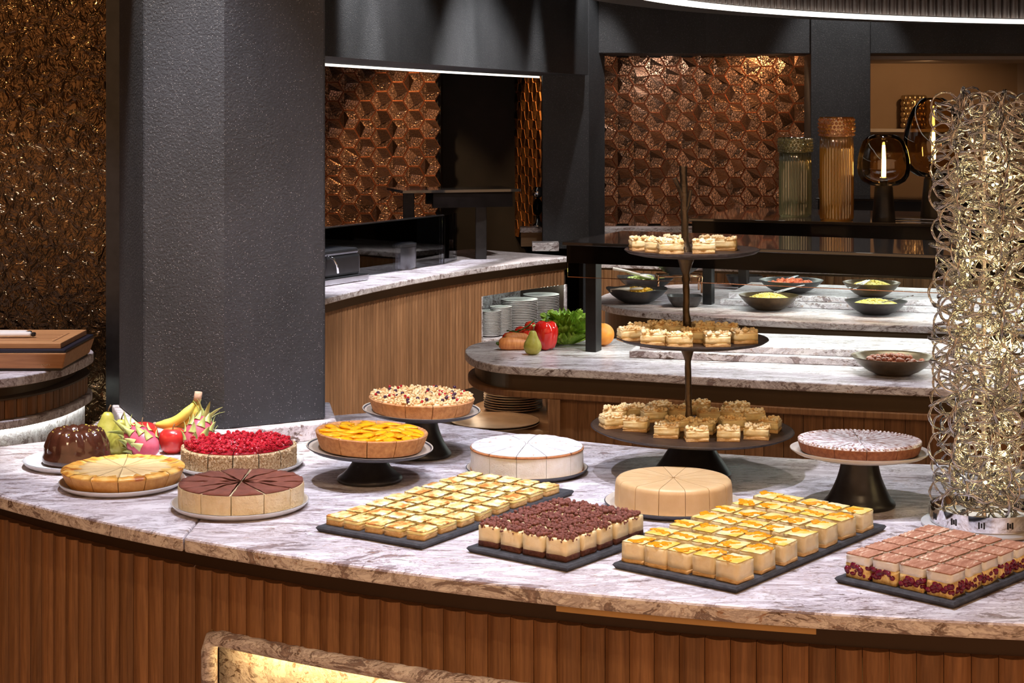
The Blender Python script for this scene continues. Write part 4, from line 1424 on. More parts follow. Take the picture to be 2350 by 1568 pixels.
# --- chocolate cake on white-topped stand
t, hp = cake_stand('black footed cake stand with white plate under the chocolate cake', 0.745, 3.643, 1.019, 0.1476, 0.076, 'porcelain_cream', 'porcelain_cream', (-1.6, 0.6), 0.039)
ch = cake('chocolate_cake', 'flat chocolate cake dusted with icing sugar on a stand', 0.745, 3.643, ZC + hp + 0.0025, 12, 10)
ch.rotation_euler = (radians(-1.6), radians(0.6), radians(10))
N = 12
body = wedge(N, [(0.124, 0), (0.1275, 0.008), (0.130, 0.016), (0.1305, 0.020)], seg=8, gap=0.0006).mesh('slice', 'choc_cake', True)
body.set_sharp_from_angle(angle=radians(50))
sug = wedge(N, [(0.130, -0.001), (0.1305, 0.0015), (0.127, 0.0042), (0.118, 0.0040), (0.112, 0.0030)], seg=10, gap=0.0004, tops=6, top_fn=lambda x, y, r: 0.0012 * nz3(x * 60, y * 170)).mesh('sugar_crust', 'sugar_choc', True)
slices(ch, N, body, sug, 'sugar_crust', 0.020)
g = G()
g.ball((0, 0, 0), 0.0042, 8, 5, (1.5, 0.75, 0.7))
cr = g.mesh('edge_bead', 'sugar_choc', True)
for i in range(84):
    a = 2 * pi * i / 84
    link('edge_bead', cr, ch, (0.1255 * cos(a), 0.1255 * sin(a), 0.0243), (0, 0, a + 0.5))

# ================================================================== TIERED STAND
TX, TY = 0.419, 3.956
ts = thing('tiered_stand', 'three-tier iron cake stand with a branch shaped stem', 'cake stand', (TX, TY, ZC))
pr = [(0, 0), (0.088, 0), (0.0915, 0.004), (0.089, 0.009), (0.080, 0.020), (0.066, 0.040), (0.052, 0.062), (0.042, 0.080), (0.038, 0.094), (0, 0.094)]
obj('foot', G().lathe(pr, 64), 'stand_black', ts, smooth=True, auto=50)
TIERS = [(0.235, 1.0075, (0.4, 1.2)), (0.1768, 1.217, (0, 0.6)), (0.157, 1.422, (0, -0.3))]
for r, z, tl in TIERS:
    pl = obj('tier_plate', G().lathe([(0, -0.011), (r * 0.80, -0.011), (r * 0.94, -0.006), (r, 0.0), (r * 0.996, 0.0015), (r * 0.985, 0.001), (r * 0.96, -0.0035), (0, -0.0045)], 88),
             'cast_iron', ts, smooth=True, loc=(0, 0, z - ZC), rot=(radians(tl[0]), radians(tl[1]), 0))
    obj('rim', G().lathe([(r * 0.70, -0.0118), (r * 0.80, -0.0118), (r * 0.945, -0.0066), (r * 1.004, 0.0), (r * 0.9985, 0.0018)], 88), 'iron_rim', pl, smooth=True)
rn = random.Random(2)
for z0, z1, r0 in ((0.094, 0.300, 0.0075), (0.312, 0.500, 0.0080), (0.515, 0.716, 0.0085)):
    pts, rr = [], []
    n = 16
    for i in range(n + 1):
        q = i / n
        z = z0 + (z1 - z0) * q
        zz = z / 0.716
        pts.append((-0.004 - 0.016 * zz + 0.0025 * nz3(z * 25, 1.0), 0.002 * nz3(z * 25, 5.0), z))
        e = max(0, 1 - q * 7) * 0.010 + max(0, 1 - (1 - q) * 6) * (0.012 if z1 < 0.6 else 0.001)
        rr.append(r0 + e + 0.0012 * nz3(z * 60, 9.0) + (0.002 if rn.random() < 0.15 else 0))
    obj('stem', G().tube(pts, rr, 12), 'bark_bronze', ts, smooth=True, auto=60)
obj('twig', G().tube([(-0.020, 0, 0.640), (-0.030, -0.004, 0.665), (-0.041, -0.006, 0.688)], [0.006, 0.0055, 0.005], 8), 'bark_bronze', ts, smooth=True, auto=60)
obj('twig', G().tube([(-0.018, 0, 0.605), (-0.009, -0.004, 0.625), (-0.004, -0.006, 0.660)], [0.006, 0.005, 0.004], 8), 'bark_bronze', ts, smooth=True, auto=60)


def rbox(w, d, z0, z1, b=0.0015, n=4, jit=0.0, seed=0, top_fn=None):
    """soft-edged block with a gridded skin that can be roughened"""
    g = G()
    rnd = random.Random(seed)
    xs = [-w / 2 + w * i / n for i in range(n + 1)]
    ys = [-d / 2 + d * i / n for i in range(n + 1)]
    lv = [(z0, 0.0), (z0 + (z1 - z0) * 0.35, 0.0), (z0 + (z1 - z0) * 0.7, 0.0), (z1 - b, 0.0), (z1, b)]
    ring = [(xs[i], ys[0]) for i in range(n)] + [(xs[n], ys[j]) for j in range(n)] + [(xs[n - i], ys[n]) for i in range(n)] + [(xs[0], ys[n - j]) for j in range(n)]
    m = len(ring)
    vs, fs = [], []
    for z, ins in lv:
        for x, y in ring:
            j1 = jit * (rnd.random() - 0.5) * 2
            x2 = x * (1 - 2 * ins / w) + (j1 if abs(abs(x) - w / 2) < 1e-6 else 0)
            y2 = y * (1 - 2 * ins / d) + (j1 if abs(abs(y) - d / 2) < 1e-6 else 0)
            vs.append((x2, y2, z + (top_fn(x2, y2) if top_fn and ins else 0)))
    for l in range(len(lv) - 1):
        for i in range(m):
            j = (i + 1) % m
            fs.append((l * m + i, l * m + j, (l + 1) * m + j, (l + 1) * m + i))
    fs.append(tuple(range(m))[::-1])
    # top grid
    k0 = (len(lv) - 1) * m
    idx = {}
    for q, (x, y) in enumerate(ring):
        idx[(round(x, 6), round(y, 6))] = k0 + q
    for i in range(n + 1):
        for j in range(n + 1):
            key = (round(xs[i], 6), round(ys[j], 6))
            if key not in idx:
                idx[key] = len(vs)
                x2, y2 = xs[i], ys[j]
                vs.append((x2, y2, z1 + (top_fn(x2, y2) if top_fn else 0) + jit * (rnd.random() - 0.5)))
    for i in range(n):
        for j in range(n):
            fs.append(tuple(idx[(round(xs[p], 6), round(ys[q], 6))] for p, q in ((i, j), (i + 1, j), (i + 1, j + 1), (i, j + 1))))
    g.add(vs, fs)
    return g


def crumb_square(seed, w=0.050, d=0.038):
    rnd = random.Random(seed)
    base = rbox(w, d, 0, 0.008, 0.001, 4, 0.0012, seed).mesh('base', 'shortbread', True)
    fil = rbox(w * 1.0, d * 1.0, 0.0078, 0.0245, 0.001, 4, 0.0016, seed + 1).mesh('filling', 'filling', True)
    g = rbox(w * 0.98, d * 0.98, 0.0242, 0.0275, 0.001, 4, 0.0006, seed + 2)
    for i in range(46):
        g.lump((rnd.uniform(-0.5, 0.5) * w, rnd.uniform(-0.5, 0.5) * d, 0.0275 + rnd.uniform(-0.001, 0.004)), rnd.uniform(0.0028, 0.0062), rnd, 6, 4)
    top_ = g.mesh('crumble', 'crumble_gold', True)
    return base, fil, top_


CSQ = [crumb_square(100 + 7 * k, 0.056 - 0.005 * (k % 2), 0.043 - 0.003 * (k % 3)) for k in range(5)]


def put_square(name, label, cat, group, loc, rz, parts, names, tilt=(0, 0)):
    t = thing(name, label, cat, loc, rz, group)
    t.rotation_euler = (tilt[0], tilt[1], rz)
    for me, nm in zip(parts, names):
        link(nm, me, t)
    return t


def tier_squares(tier, spots, tname):
    r, z, tl = TIERS[tier]
    rnd = random.Random(40 + tier)
    for i, (u, v, rz) in enumerate(spots):
        p = at(u, v, z - 0.004)
        # settle on the slightly tilted plate
        dz = -(p.x - TX) * sin(radians(tl[1])) + (p.y - TY) * sin(radians(tl[0]))
        back = p.y > TY
        lab = 'crumble topped apple square on the %s tier, %s from the left %s the stem' % (tname, ORD[0], 'behind' if back else 'before')
        yield p, dz, rz, back, u


def lay_tier(tier, spots, tname):
    items = list(tier_squares(tier, spots, tname))
    for back in (True, False):
        row = sorted([q for q in items if q[3] == back], key=lambda q: q[4])
        for i, (p, dz, rz, b_, u) in enumerate(row):
            k = RND.randrange(5)
            lab = 'golden crumble square on the %s tier, %s from left in the %s half' % (tname, ORD[i], 'back' if back else 'front')
            put_square('crumble_square', lab, 'cake square', 'crumble squares on the tiered stand', (p.x, p.y, TIERS[tier][1] - 0.0042 + dz), radians(rz), CSQ[k], ('base', 'filling', 'crumble'))


lay_tier(0, [(1405, 985, 20), (1412, 968, -10), (1448, 962, 30), (1460, 991, -15), (1500, 969, 12), (1513, 955, 25), (1530, 1004, -12), (1556, 988, 15), (1560, 963, 0),
             (1598, 1010, 3), (1612, 993, -20), (1600, 950, 10), (1625, 968, 5), (1672, 1008, -8), (1680, 985, 10), (1680, 966, -12), (1690, 953, 15), (1728, 968, 8), (1737, 1003, -14), (1768, 986, 70)], 'lowest')
lay_tier(1, [(1448, 783, 15), (1470, 774, -20), (1500, 792, -10), (1515, 769, 10), (1552, 772, 30), (1558, 796, 4), (1592, 785, -20), (1615, 769, 8), (1645, 794, 2), (1668, 772, -12), (1706, 786, 10)], 'middle')
lay_tier(2, [(1474, 574, 8), (1507, 578, 70), (1538, 582, 5), (1546, 571, 12), (1615, 581, -5), (1632, 572, 12), (1662, 575, -15)], 'top')

# ================================================================== SLATE TRAYS WITH CAKE SQUARES


def tray(label, corner, ang, short, long_):
    t = thing('slate_tray', label, 'slate tray', (corner[0], corner[1], ZC), radians(ang), 'black slate trays')
    g = G()
    b = 0.005
    g.add([(b, b, 0), (long_ - b, b, 0), (long_ - b, short - b, 0), (b, short - b, 0),
           (0, 0, 0.008), (long_, 0, 0.008), (long_, short, 0.008), (0, short, 0.008),
           (0.003, 0.003, 0.0115), (long_ - 0.003, 0.003, 0.0115), (long_ - 0.003, short - 0.003, 0.0115), (0.003, short - 0.003, 0.0115)],
          [(3, 2, 1, 0), (8, 9, 10, 11)] + [(i, (i + 1) % 4, 4 + (i + 1) % 4, 4 + i) for i in range(4)] + [(4 + i, 4 + (i + 1) % 4, 8 + (i + 1) % 4, 8 + i) for i in range(4)])
    obj('slab', g, 'slate', t)
    return t


def tray_squares(corner, ang, short, long_, ns, nl, margin, variants, names, name, kind, cat, group, jit=0.0025, rj=4):
    d = Vector((cos(radians(ang)), sin(radians(ang))))
    n = Vector((-d.y, d.x))
    rnd = random.Random(int(ang * 10))
    for i in range(ns):
        for j in range(nl):
            s_ = margin[0] + (short - 2 * margin[0]) * (i + 0.5) / ns
            l_ = margin[1] + (long_ - margin[1] - margin[2]) * (j + 0.5) / nl
            p = Vector(corner) + d * (l_ + rnd.uniform(-jit, jit)) + n * (s_ + rnd.uniform(-jit, jit) * 0.6)
            col = ns - 1 - i     # 0 = left end of each row as seen from the front
            row = 'the front row' if j == 0 else ('the back row' if j == nl - 1 else 'the ' + ORD[j] + ' row back')
            lab = '%s, %s from left in %s' % (kind, ORD[col], row)
            put_square(name, lab, cat, group, (p.x, p.y, ZC + 0.0118), radians(ang + rnd.uniform(-rj, rj)), variants[rnd.randrange(len(variants))], names)


# lemon squares
T1 = ((-0.1731, 3.2667), 56.61, 0.2655, 0.5634)
tray('long black slate tray under the lemon squares', *T1)
lem = []
for k in range(5):
    sd = 300 + k * 11
    w_, d_ = 0.0495, 0.0400
    b_ = rbox(w_, d_, 0, 0.0105, 0.001, 4, 0.0010, sd).mesh('base', 'shortbread', True)
    f_ = rbox(w_ * 1.0, d_ * 1.0, 0.0103, 0.0162, 0.001, 4, 0.0012, sd + 1).mesh('lemon_layer', 'lemon', True)
    t_ = rbox(w_ * 1.0, d_ * 1.0, 0.0158, 0.0196, 0.0022, 8, 0.0004, sd + 2, top_fn=lambda x, y, k=k: 0.0030 * nz3(x * 85 + k * 5, y * 85)).mesh('baked_top', 'lemon_top', True)
    lem.append((b_, f_, t_))
tray_squares(*T1, 5, 8, (0.007, 0.010, 0.036), lem, ('base', 'lemon_layer', 'baked_top'), 'lemon_square', 'pale lemon square', 'cake square', 'lemon squares on the slate tray', 0.003, 6)

# chocolate crumb squares
T2 = ((0.1012, 3.1099), 52.56, 0.238, 0.300)
tray('small black slate tray under the chocolate crumb squares', *T2)
chv = []
for k in range(4):
    sd = 400 + k * 13
    rnd = random.Random(sd)
    w_, d_ = 0.0455, 0.0455
    b_ = rbox(w_, d_, 0, 0.0110, 0.001, 4, 0.0012, sd).mesh('chocolate_base', 'choc_sponge', True)
    f_ = rbox(w_ * 0.985, d_ * 0.985, 0.0108, 0.0400, 0.0012, 4, 0.0008, sd + 1).mesh('cream_layer', 'cheese_body', True)
    g = G()
    for i in range(74):
        g.lump((rnd.uniform(-0.5, 0.5) * w_, rnd.uniform(-0.5, 0.5) * d_, 0.0410 + rnd.uniform(-0.0005, 0.004)), rnd.uniform(0.0020, 0.0058), rnd, 6, 4)
    for i in range(10):
        e = rnd.choice((0, 1, 2, 3))
        q = rnd.uniform(-0.5, 0.5)
        x_, y_ = ((q * w_, -d_ / 2), (q * w_, d_ / 2), (-w_ / 2, q * d_), (w_ / 2, q * d_))[e]
        g.lump((x_, y_, 0.039 + rnd.uniform(-0.005, 0)), rnd.uniform(0.0015, 0.003), rnd, 6, 4)
    t_ = g.mesh('chocolate_crumbs', 'choc_crumb', True)
    chv.append((b_, f_, t_))
tray_squares(T2[0], T2[1], T2[2], T2[3], 4, 5, (0.012, 0.014, 0.016), chv, ('chocolate_base', 'cream_layer', 'chocolate_crumbs'), 'chocolate_crumb_square', 'cream square with chocolate crumbs', 'cake square',
             'chocolate crumb squares on the slate tray', 0.0012, 2)

# mandarin cheesecake squares
T3 = ((0.3928, 2.9721), 51.29, 0.2663, 0.5786)
tray('long black slate tray under the mandarin cheesecake squares', *T3)
mnv = []
for k in range(7):
    sd = 500 + k * 17
    rnd = random.Random(sd)
    w_, d_ = 0.054, 0.0445
    b_ = rbox(w_ * 1.015, d_ * 1.015, 0, 0.0068, 0.001, 4, 0.0014, sd).mesh('base', 'shortbread', True)
    f_ = rbox(w_, d_, 0.0066, 0.0368, 0.0016, 4, 0.0012, sd + 1).mesh('cheese_layer', 'cheese_body', True)
    tf = lambda x, y, k=k: 0.0020 * nz3(x * 50 + k * 3, y * 50)
    t_ = rbox(w_ * 0.99, d_ * 0.99, 0.0364, 0.0384, 0.0014, 6, 0.0002, sd + 2, top_fn=tf).mesh('yellow_top', 'cheese_top', True)
    g = G()
    for c_ in range(2 + k % 3):
        cx, cy = rnd.uniform(-0.36, 0.36) * w_, rnd.uniform(-0.36, 0.36) * d_
        a0 = rnd.random() * 6
        for i in range(9):
            q = (i - 4) / 4
            x_ = max(-0.46 * w_, min(0.46 * w_, cx + q * 0.013 * cos(a0) + rnd.uniform(-0.004, 0.004)))
            y_ = max(-0.46 * d_, min(0.46 * d_, cy + q * 0.013 * sin(a0) + rnd.uniform(-0.004, 0.004)))
            g.ball((x_, y_, 0.0388), rnd.uniform(0.0042, 0.0080), 8, 5, (1, rnd.uniform(0.6, 1), 0.22), Matrix.Rotation(rnd.random() * 3, 3, 'Z'))
    m_ = g.mesh('mandarin_pieces', 'mandarin', True)
    mnv.append((b_, f_, t_, m_))
tray_squares(*T3, 5, 7, (0.005, 0.009, 0.028), mnv, ('base', 'cheese_layer', 'yellow_top', 'mandarin_pieces'), 'mandarin_square', 'mandarin cheesecake square', 'cake square', 'mandarin cheesecake squares on the slate tray', 0.0035, 5)

# cherry squares
T4 = ((0.7495, 2.8798), 46.18, 0.2385, 0.325)
tray('black slate tray under the cherry cream squares', *T4)
crv = []
for k in range(5):
    sd = 600 + k * 19
    rnd = random.Random(sd)
    w_, d_ = 0.049, 0.0465
    b_ = rbox(w_, d_, 0, 0.0255, 0.001, 4, 0.0022, sd).mesh('sponge', 'sponge', True)
    g = G()
    for i in range(40):
        e = i % 4
        q = rnd.uniform(-0.47, 0.47)
        x_, y_ = ((q * w_, -d_ * 0.45), (q * w_, d_ * 0.45), (-w_ * 0.45, q * d_), (w_ * 0.45, q * d_))[e]
        g.lump((x_, y_, rnd.uniform(0.006, 0.0225)), rnd.uniform(0.0048, 0.0086), rnd, 8, 6)
    c_ = g.mesh('cherries', 'cherry', True)
    f_ = rbox(w_ * 0.99, d_ * 0.99, 0.0252, 0.0405, 0.001, 4, 0.0012, sd + 1).mesh('cream_layer', 'white_cream', True)
    t_ = rbox(w_ * 1.0, d_ * 1.0, 0.0403, 0.0428, 0.001, 10, 0.0, sd + 2, top_fn=lambda x, y: 0.0010 * sin(x * 900) + 0.0008 * nz3(x * 100, y * 100)).mesh('cocoa_top', 'cocoa_cream', True)
    crv.append((b_, c_, f_, t_))
tray_squares(*T4, 4, 5, (0.012, 0.012, 0.022), crv, ('sponge', 'cherries', 'cream_layer', 'cocoa_top'), 'cherry_square', 'cocoa topped cherry square', 'cake square', 'cherry squares on the slate tray', 0.0012, 2)

# ================================================================== WIRE COLUMN LAMP
WX, WY = 0.961, 3.46
wl = thing('wire_lamp', 'tall column lamp of tangled silver wire rings with tiny lights', 'lamp', (WX, WY, ZC))
obj('base_disc', G().lathe([(0, 0), (0.122, 0), (0.125, 0.002), (0.125, 0.006), (0.120, 0.0085), (0, 0.0085)], 72), 'porcelain', wl, smooth=True, auto=40)
obj('base', G().lathe([(0, 0.0085), (0.106, 0.0085), (0.108, 0.010), (0.108, 0.042), (0.1065, 0.042), (0.1065, 0.030), (0, 0.030)], 80), 'chrome', wl, smooth=True, auto=40)
sl_me = [G().box((0, 0, 0), (0.0032, 0.0016, hh)).mesh('slot', 'black_wall') for hh in (0.013, 0.009)]
for a0 in range(0, 360, 30):
    for k, q in enumerate((-2.6, 0.0, 2.6)):
        a = radians(a0 - 78 + q)
        link('slot', sl_me[1 if k == 1 else 0], wl, (0.1080 * cos(a), 0.1080 * sin(a), 0.0255), (0, 0, a + pi / 2))
obj('rod', G().tube([(0, 0, 0.03), (0, 0, 0.86)], 0.005, 10), 'chrome', wl, smooth=True, auto=40)
rn = random.Random(21)
g = G()


def wire_loop(g, c, M, R0, strands=3, n=20, r=0.00125):
    for s_ in range(strands):
        pts = []
        ph = rn.random() * 6
        off = s_ * 2 * pi / strands
        for i in range(n):
            a = 2 * pi * i / n
            tw = a * 3 + off
            rr = R0 + 0.0017 * cos(tw) + 0.0008 * sin(2 * a + ph)
            pts.append(Vector(c) + M @ Vector((rr * cos(a), rr * sin(a), 0.0017 * sin(tw) + 0.0012 * sin(3 * a + ph))))
        k = len(g.v)
        m = 4
        vs = []
        for i in range(n):
            t_ = (pts[(i + 1) % n] - pts[i - 1]).normalized()
            u_ = t_.cross(Vector((0.31, 0.52, 0.79))).normalized()
            w_ = t_.cross(u_)
            for j in range(m):
                b_ = 2 * pi * j / m
                vs.append(pts[i] + (u_ * cos(b_) + w_ * sin(b_)) * r)
        g.add(vs, [(i * m + j, i * m + (j + 1) % m, ((i + 1) % n) * m + (j + 1) % m, ((i + 1) % n) * m + j) for i in range(n) for j in range(m)])


levels = 26
for lv in range(levels):
    z = 0.060 + 0.795 * lv / (levels - 1)
    for k in range(12):
        a = 2 * pi * (k + 0.5 * (lv % 2)) / 12 + rn.uniform(-0.08, 0.08)
        Rr = rn.uniform(0.027, 0.033)
        Rad = 0.078 + rn.uniform(-0.004, 0.004)
        M = Matrix.Rotation(a, 3, 'Z') @ Matrix.Rotation(pi / 2 * (k % 2) + rn.uniform(-0.3, 0.3), 3, 'X') @ Matrix.Rotation(rn.uniform(0.1, 0.9) * (1 if rn.random() < 0.5 else -1), 3, 'Y')
        wire_loop(g, (Rad * cos(a), Rad * sin(a), z + rn.uniform(-0.006, 0.006)), M, Rr)
    for k in range(8):
        a = rn.uniform(0, 2 * pi)
        M = Matrix.Rotation(a, 3, 'Z') @ Matrix.Rotation(rn.uniform(0.3, 2.8), 3, 'Y')
        wire_loop(g, (0.05 * cos(a), 0.05 * sin(a), z + rn.uniform(-0.015, 0.015)), M, rn.uniform(0.022, 0.030), 2, 14)
stuff(obj('wire_rings', g, 'wire', wl, smooth=True))
bulb = G().ball((0, 0, 0), 0.0030, 8, 6).mesh('bulb', 'fairy', True)
for k in range(56):
    a, r = rn.uniform(0, 2 * pi), rn.uniform(0.03, 0.082)
    link('bulb', bulb, wl, (r * cos(a), r * sin(a), rn.uniform(0.07, 0.80)))
for z in (0.16, 0.36, 0.56, 0.74):
    ld = bpy.data.lights.new('lamp_glow', 'POINT')
    ld.energy = 0.48
    ld.color = (1.0, 0.75, 0.32)
    ld.shadow_soft_size = 0.02
    lo_ = bpy.data.objects.new('lamp_glow', ld)
    COL.objects.link(lo_)
    lo_.parent = wl
    lo_.location = (0.02, 0.0, z)

# ================================================================== VASES AND GLOBE LAMPS ON THE SECOND GUARD
GT = 1.2855


def ribbed_vase(label, x, y, r, h, mat):
    t = thing('glass_vase', label, 'vase', (x, y, GT), 0, 'ribbed glass vases')
    nr = 34

    def fn(rr, z, a):
        k = 0.035 if 0.012 < z < h * 0.80 and rr > r * 0.5 else 0.0
        if z >= h * 0.815 and rr > r * 0.5:
            return rr * (1 + 0.05 * nz3(cos(a) * 9, sin(a) * 9, z * 160)), z
        return rr * (1 + k * cos(nr * a)), z

    outer = [(0, 0), (r * 0.93, 0), (r * 0.96, 0.006), (r * 0.95, 0.013)] + [(r * 0.955, h * 0.8 * i / 6 + 0.013 * (1 - i / 6)) for i in range(1, 7)]
    obj('body', G().lathe(outer + [(r * 0.90, h * 0.80), (r * 0.89, 0.02), (0, 0.018)], nr * 6, fn=fn), mat, t, smooth=True)
    band = [(r * 0.96, h * 0.80)] + [(r * (0.98 + 0.04 * sin(pi * i / 8)), h * (0.80 + 0.19 * i / 8)) for i in range(9)] + [(r * 0.90, h * 0.99), (r * 0.90, h * 0.80)]
    obj('knobbly_band', G().lathe(band, 96, fn=fn), mat, t, smooth=True)
    bd = G().ball((0, 0, 0), r * 0.085, 7, 5).mesh('bead', mat, True)
    for q in range(5):
        for k in range(30):
            a = 2 * pi * (k + 0.5 * (q % 2)) / 30
            rr = r * (1.0 + 0.03 * sin(pi * q / 4))
            link('bead', bd, t, (rr * cos(a), rr * sin(a), h * (0.82 + 0.036 * q)))
    return t


vA, vB = at(1920, 505, GT), at(1825, 496, GT)
ribbed_vase('taller amber ribbed glass vase with a knobbly rim', vA.x, vA.y, 0.0715, 0.435, 'amber_glass')
ribbed_vase('shorter olive ribbed glass vase beside the tall amber one', vB.x, vB.y, 0.071, 0.345, 'olive_glass')


def globe_lamp(label, x, y, kind):
    t = thing('globe_lamp', label, 'lamp', (x, y, GT), 0, 'smoked glass globe lamps')
    if kind == 0:
        obj('base', G().lathe([(0, 0), (0.047, 0), (0.0475, 0.002), (0.037, 0.140), (0.034, 0.146), (0, 0.146)], 40), 'black_metal', t, smooth=True, auto=40)
        pr = [(0.034, 0.146), (0.060, 0.150), (0.088, 0.166), (0.103, 0.190), (0.108, 0.220), (0.106, 0.255), (0.098, 0.295), (0.085, 0.330), (0.066, 0.350), (0.045, 0.358)]
        zb, hb = 0.185, 0.13
    else:
        obj('base', G().lathe([(0, 0), (0.055, 0), (0.0555, 0.002), (0.040, 0.165), (0.036, 0.172), (0, 0.172)], 40), 'black_metal', t, smooth=True, auto=40)
        pr = [(0.036, 0.172), (0.070, 0.178), (0.108, 0.205), (0.128, 0.250), (0.132, 0.300), (0.124, 0.360), (0.108, 0.420), (0.085, 0.470), (0.060, 0.500), (0.040, 0.512)]
        zb, hb = 0.235, 0.13
    ob = obj('globe', G().lathe(pr, 56), 'smoke_amber', t, smooth=True)
    obj('socket', G().lathe([(0, zb - 0.045), (0.016, zb - 0.045), (0.018, zb - 0.005), (0, zb)], 20), 'black_metal', t, smooth=True, auto=40)
    fil = G().tube([(0, 0, zb), (0.001, 0, zb + hb * 0.5), (0, 0, zb + hb)], [0.0095, 0.0085, 0.006], 10)
    obj('filament_bulb', fil, 'filament', t, smooth=True)
    return t


lA = at(2028, 508, GT)
globe_lamp('smoked glass globe table lamp with a glowing filament', lA.x, lA.y, 0)
lB = at(2145, 500, GT)
globe_lamp('larger egg shaped smoked glass lamp behind the wire lamp', lB.x, lB.y + 0.02, 1)
cb = obj('lamp_cable', G().tube([(lA.x + 0.05, lA.y + 0.05, GT + 0.004), (lA.x + 0.12, lA.y + 0.07, GT + 0.004), (lA.x + 0.22, lA.y + 0.0, GT + 0.004), (lA.x + 0.45, lA.y + 0.02, GT + 0.004)], 0.003, 6), 'black_metal', smooth=True)
tag(cb, 'thin black lamp cable lying on the glass guard top', 'cable')
# beaded vase in the niche
bvp = atd(2097, 297, 11.87)
bv = thing('beaded_vase', 'matt gold vase covered in round knobs on the niche ledge', 'vase', (bvp.x, 11.87, 1.6115))
obj('core', G().lathe([(0, 0), (0.055, 0), (0.072, 0.03), (0.074, 0.19), (0.062, 0.235), (0.055, 0.235), (0, 0.20)], 40), 'gold_bead', bv, smooth=True)
km = G().ball((0, 0, 0), 0.021, 10, 7, (0.8, 0.8, 1.0)).mesh('knob', 'gold_bead', True)
for q in range(6):
    for k in range(13):
        a = 2 * pi * (k + 0.5 * (q % 2)) / 13
        link('knob', km, bv, (0.074 * cos(a), 0.074 * sin(a), 0.024 + q * 0.038), (0, 0, a))
cpos = atd(1879, 445, 8.95)
cp_ = thing('copper_tumbler', 'small copper tumbler beside the amber vase', 'tumbler', (cpos.x + 0.03, 8.98, 1.2855))
obj('cup', G().lathe([(0, 0), (0.024, 0), (0.029, 0.095), (0.027, 0.095), (0.022, 0.004), (0, 0.004)], 28), 'copper_rod', cp_, smooth=True, auto=40)

# ================================================================== FRUIT BESIDE THE COLUMN


def pear(label, loc, s=1.0, tilt=0.0, rz=0.0):
    t = thing('pear', label, 'pear', loc, rz, 'green pears')
    t.rotation_euler = (0, tilt, rz)
    pr = [(0, 0.004), (0.012, 0.0), (0.026, 0.006), (0.035, 0.020), (0.037, 0.032), (0.033, 0.048), (0.024, 0.064), (0.0175, 0.078), (0.0145, 0.088), (0.009, 0.095), (0, 0.096)]
    obj('flesh', G().lathe([(r * s, z * s) for r, z in pr], 32), 'pear_green', t, smooth=True)
    obj('stem', G().tube([(0, 0, 0.094 * s), (0.002 * s, 0, 0.104 * s), (0.007 * s, 0, 0.114 * s)], [0.0022, 0.0017, 0.0022], 6), 'stem_brown', t, smooth=True)


def apple(label, loc, r=0.034, rz=0.0, tilt=(0, 0)):
    t = thing('apple', label, 'apple', loc, rz, 'red apples')
    t.rotation_euler = (tilt[0], tilt[1], rz)
    pr = [(0, 0.16), (0.25, 0.03), (0.55, 0.0), (0.85, 0.28), (1.0, 0.75), (1.03, 1.1), (0.92, 1.5), (0.65, 1.78), (0.35, 1.80), (0.12, 1.66), (0, 1.58)]
    obj('flesh', G().lathe([(a * r, z * r) for a, z in pr], 36, fn=lambda q, z, a: (q * (1 + 0.02 * cos(5 * a)), z)), 'apple_red', t, smooth=True)
    obj('stem', G().tube([(0, 0, 1.58 * r), (0.02 * r, 0, 1.9 * r), (0.15 * r, 0, 2.15 * r)], 0.0014, 6), 'stem_brown', t, smooth=True)


def leaf_scale(L, W):
    g = G()
    n = 6
    vs = []
    for i in range(n + 1):
        q = i / n
        w_ = W * (1 - q) ** 0.75
        lift = 0.35 * L * q ** 2.2
        for x_, zz in ((-w_ / 2, 0.0), (0, 0.14 * W * (1 - q)), (w_ / 2, 0.0)):
            vs.append((x_, q * L, zz + lift))
    k = len(vs)
    vs += [(x, y, z - 0.0009) for x, y, z in vs]
    fs = []
    for i in range(n):
        for j in range(2):
            a = i * 3 + j
            fs.append((a, a + 1, a + 4, a + 3))
            fs.append((k + a, k + a + 3, k + a + 4, k + a + 1))
        fs.append((i * 3, i * 3 + 3, k + i * 3 + 3, k + i * 3))
        fs.append((i * 3 + 2, k + i * 3 + 2, k + i * 3 + 5, i * 3 + 5))
    g.add(vs, fs)
    return g


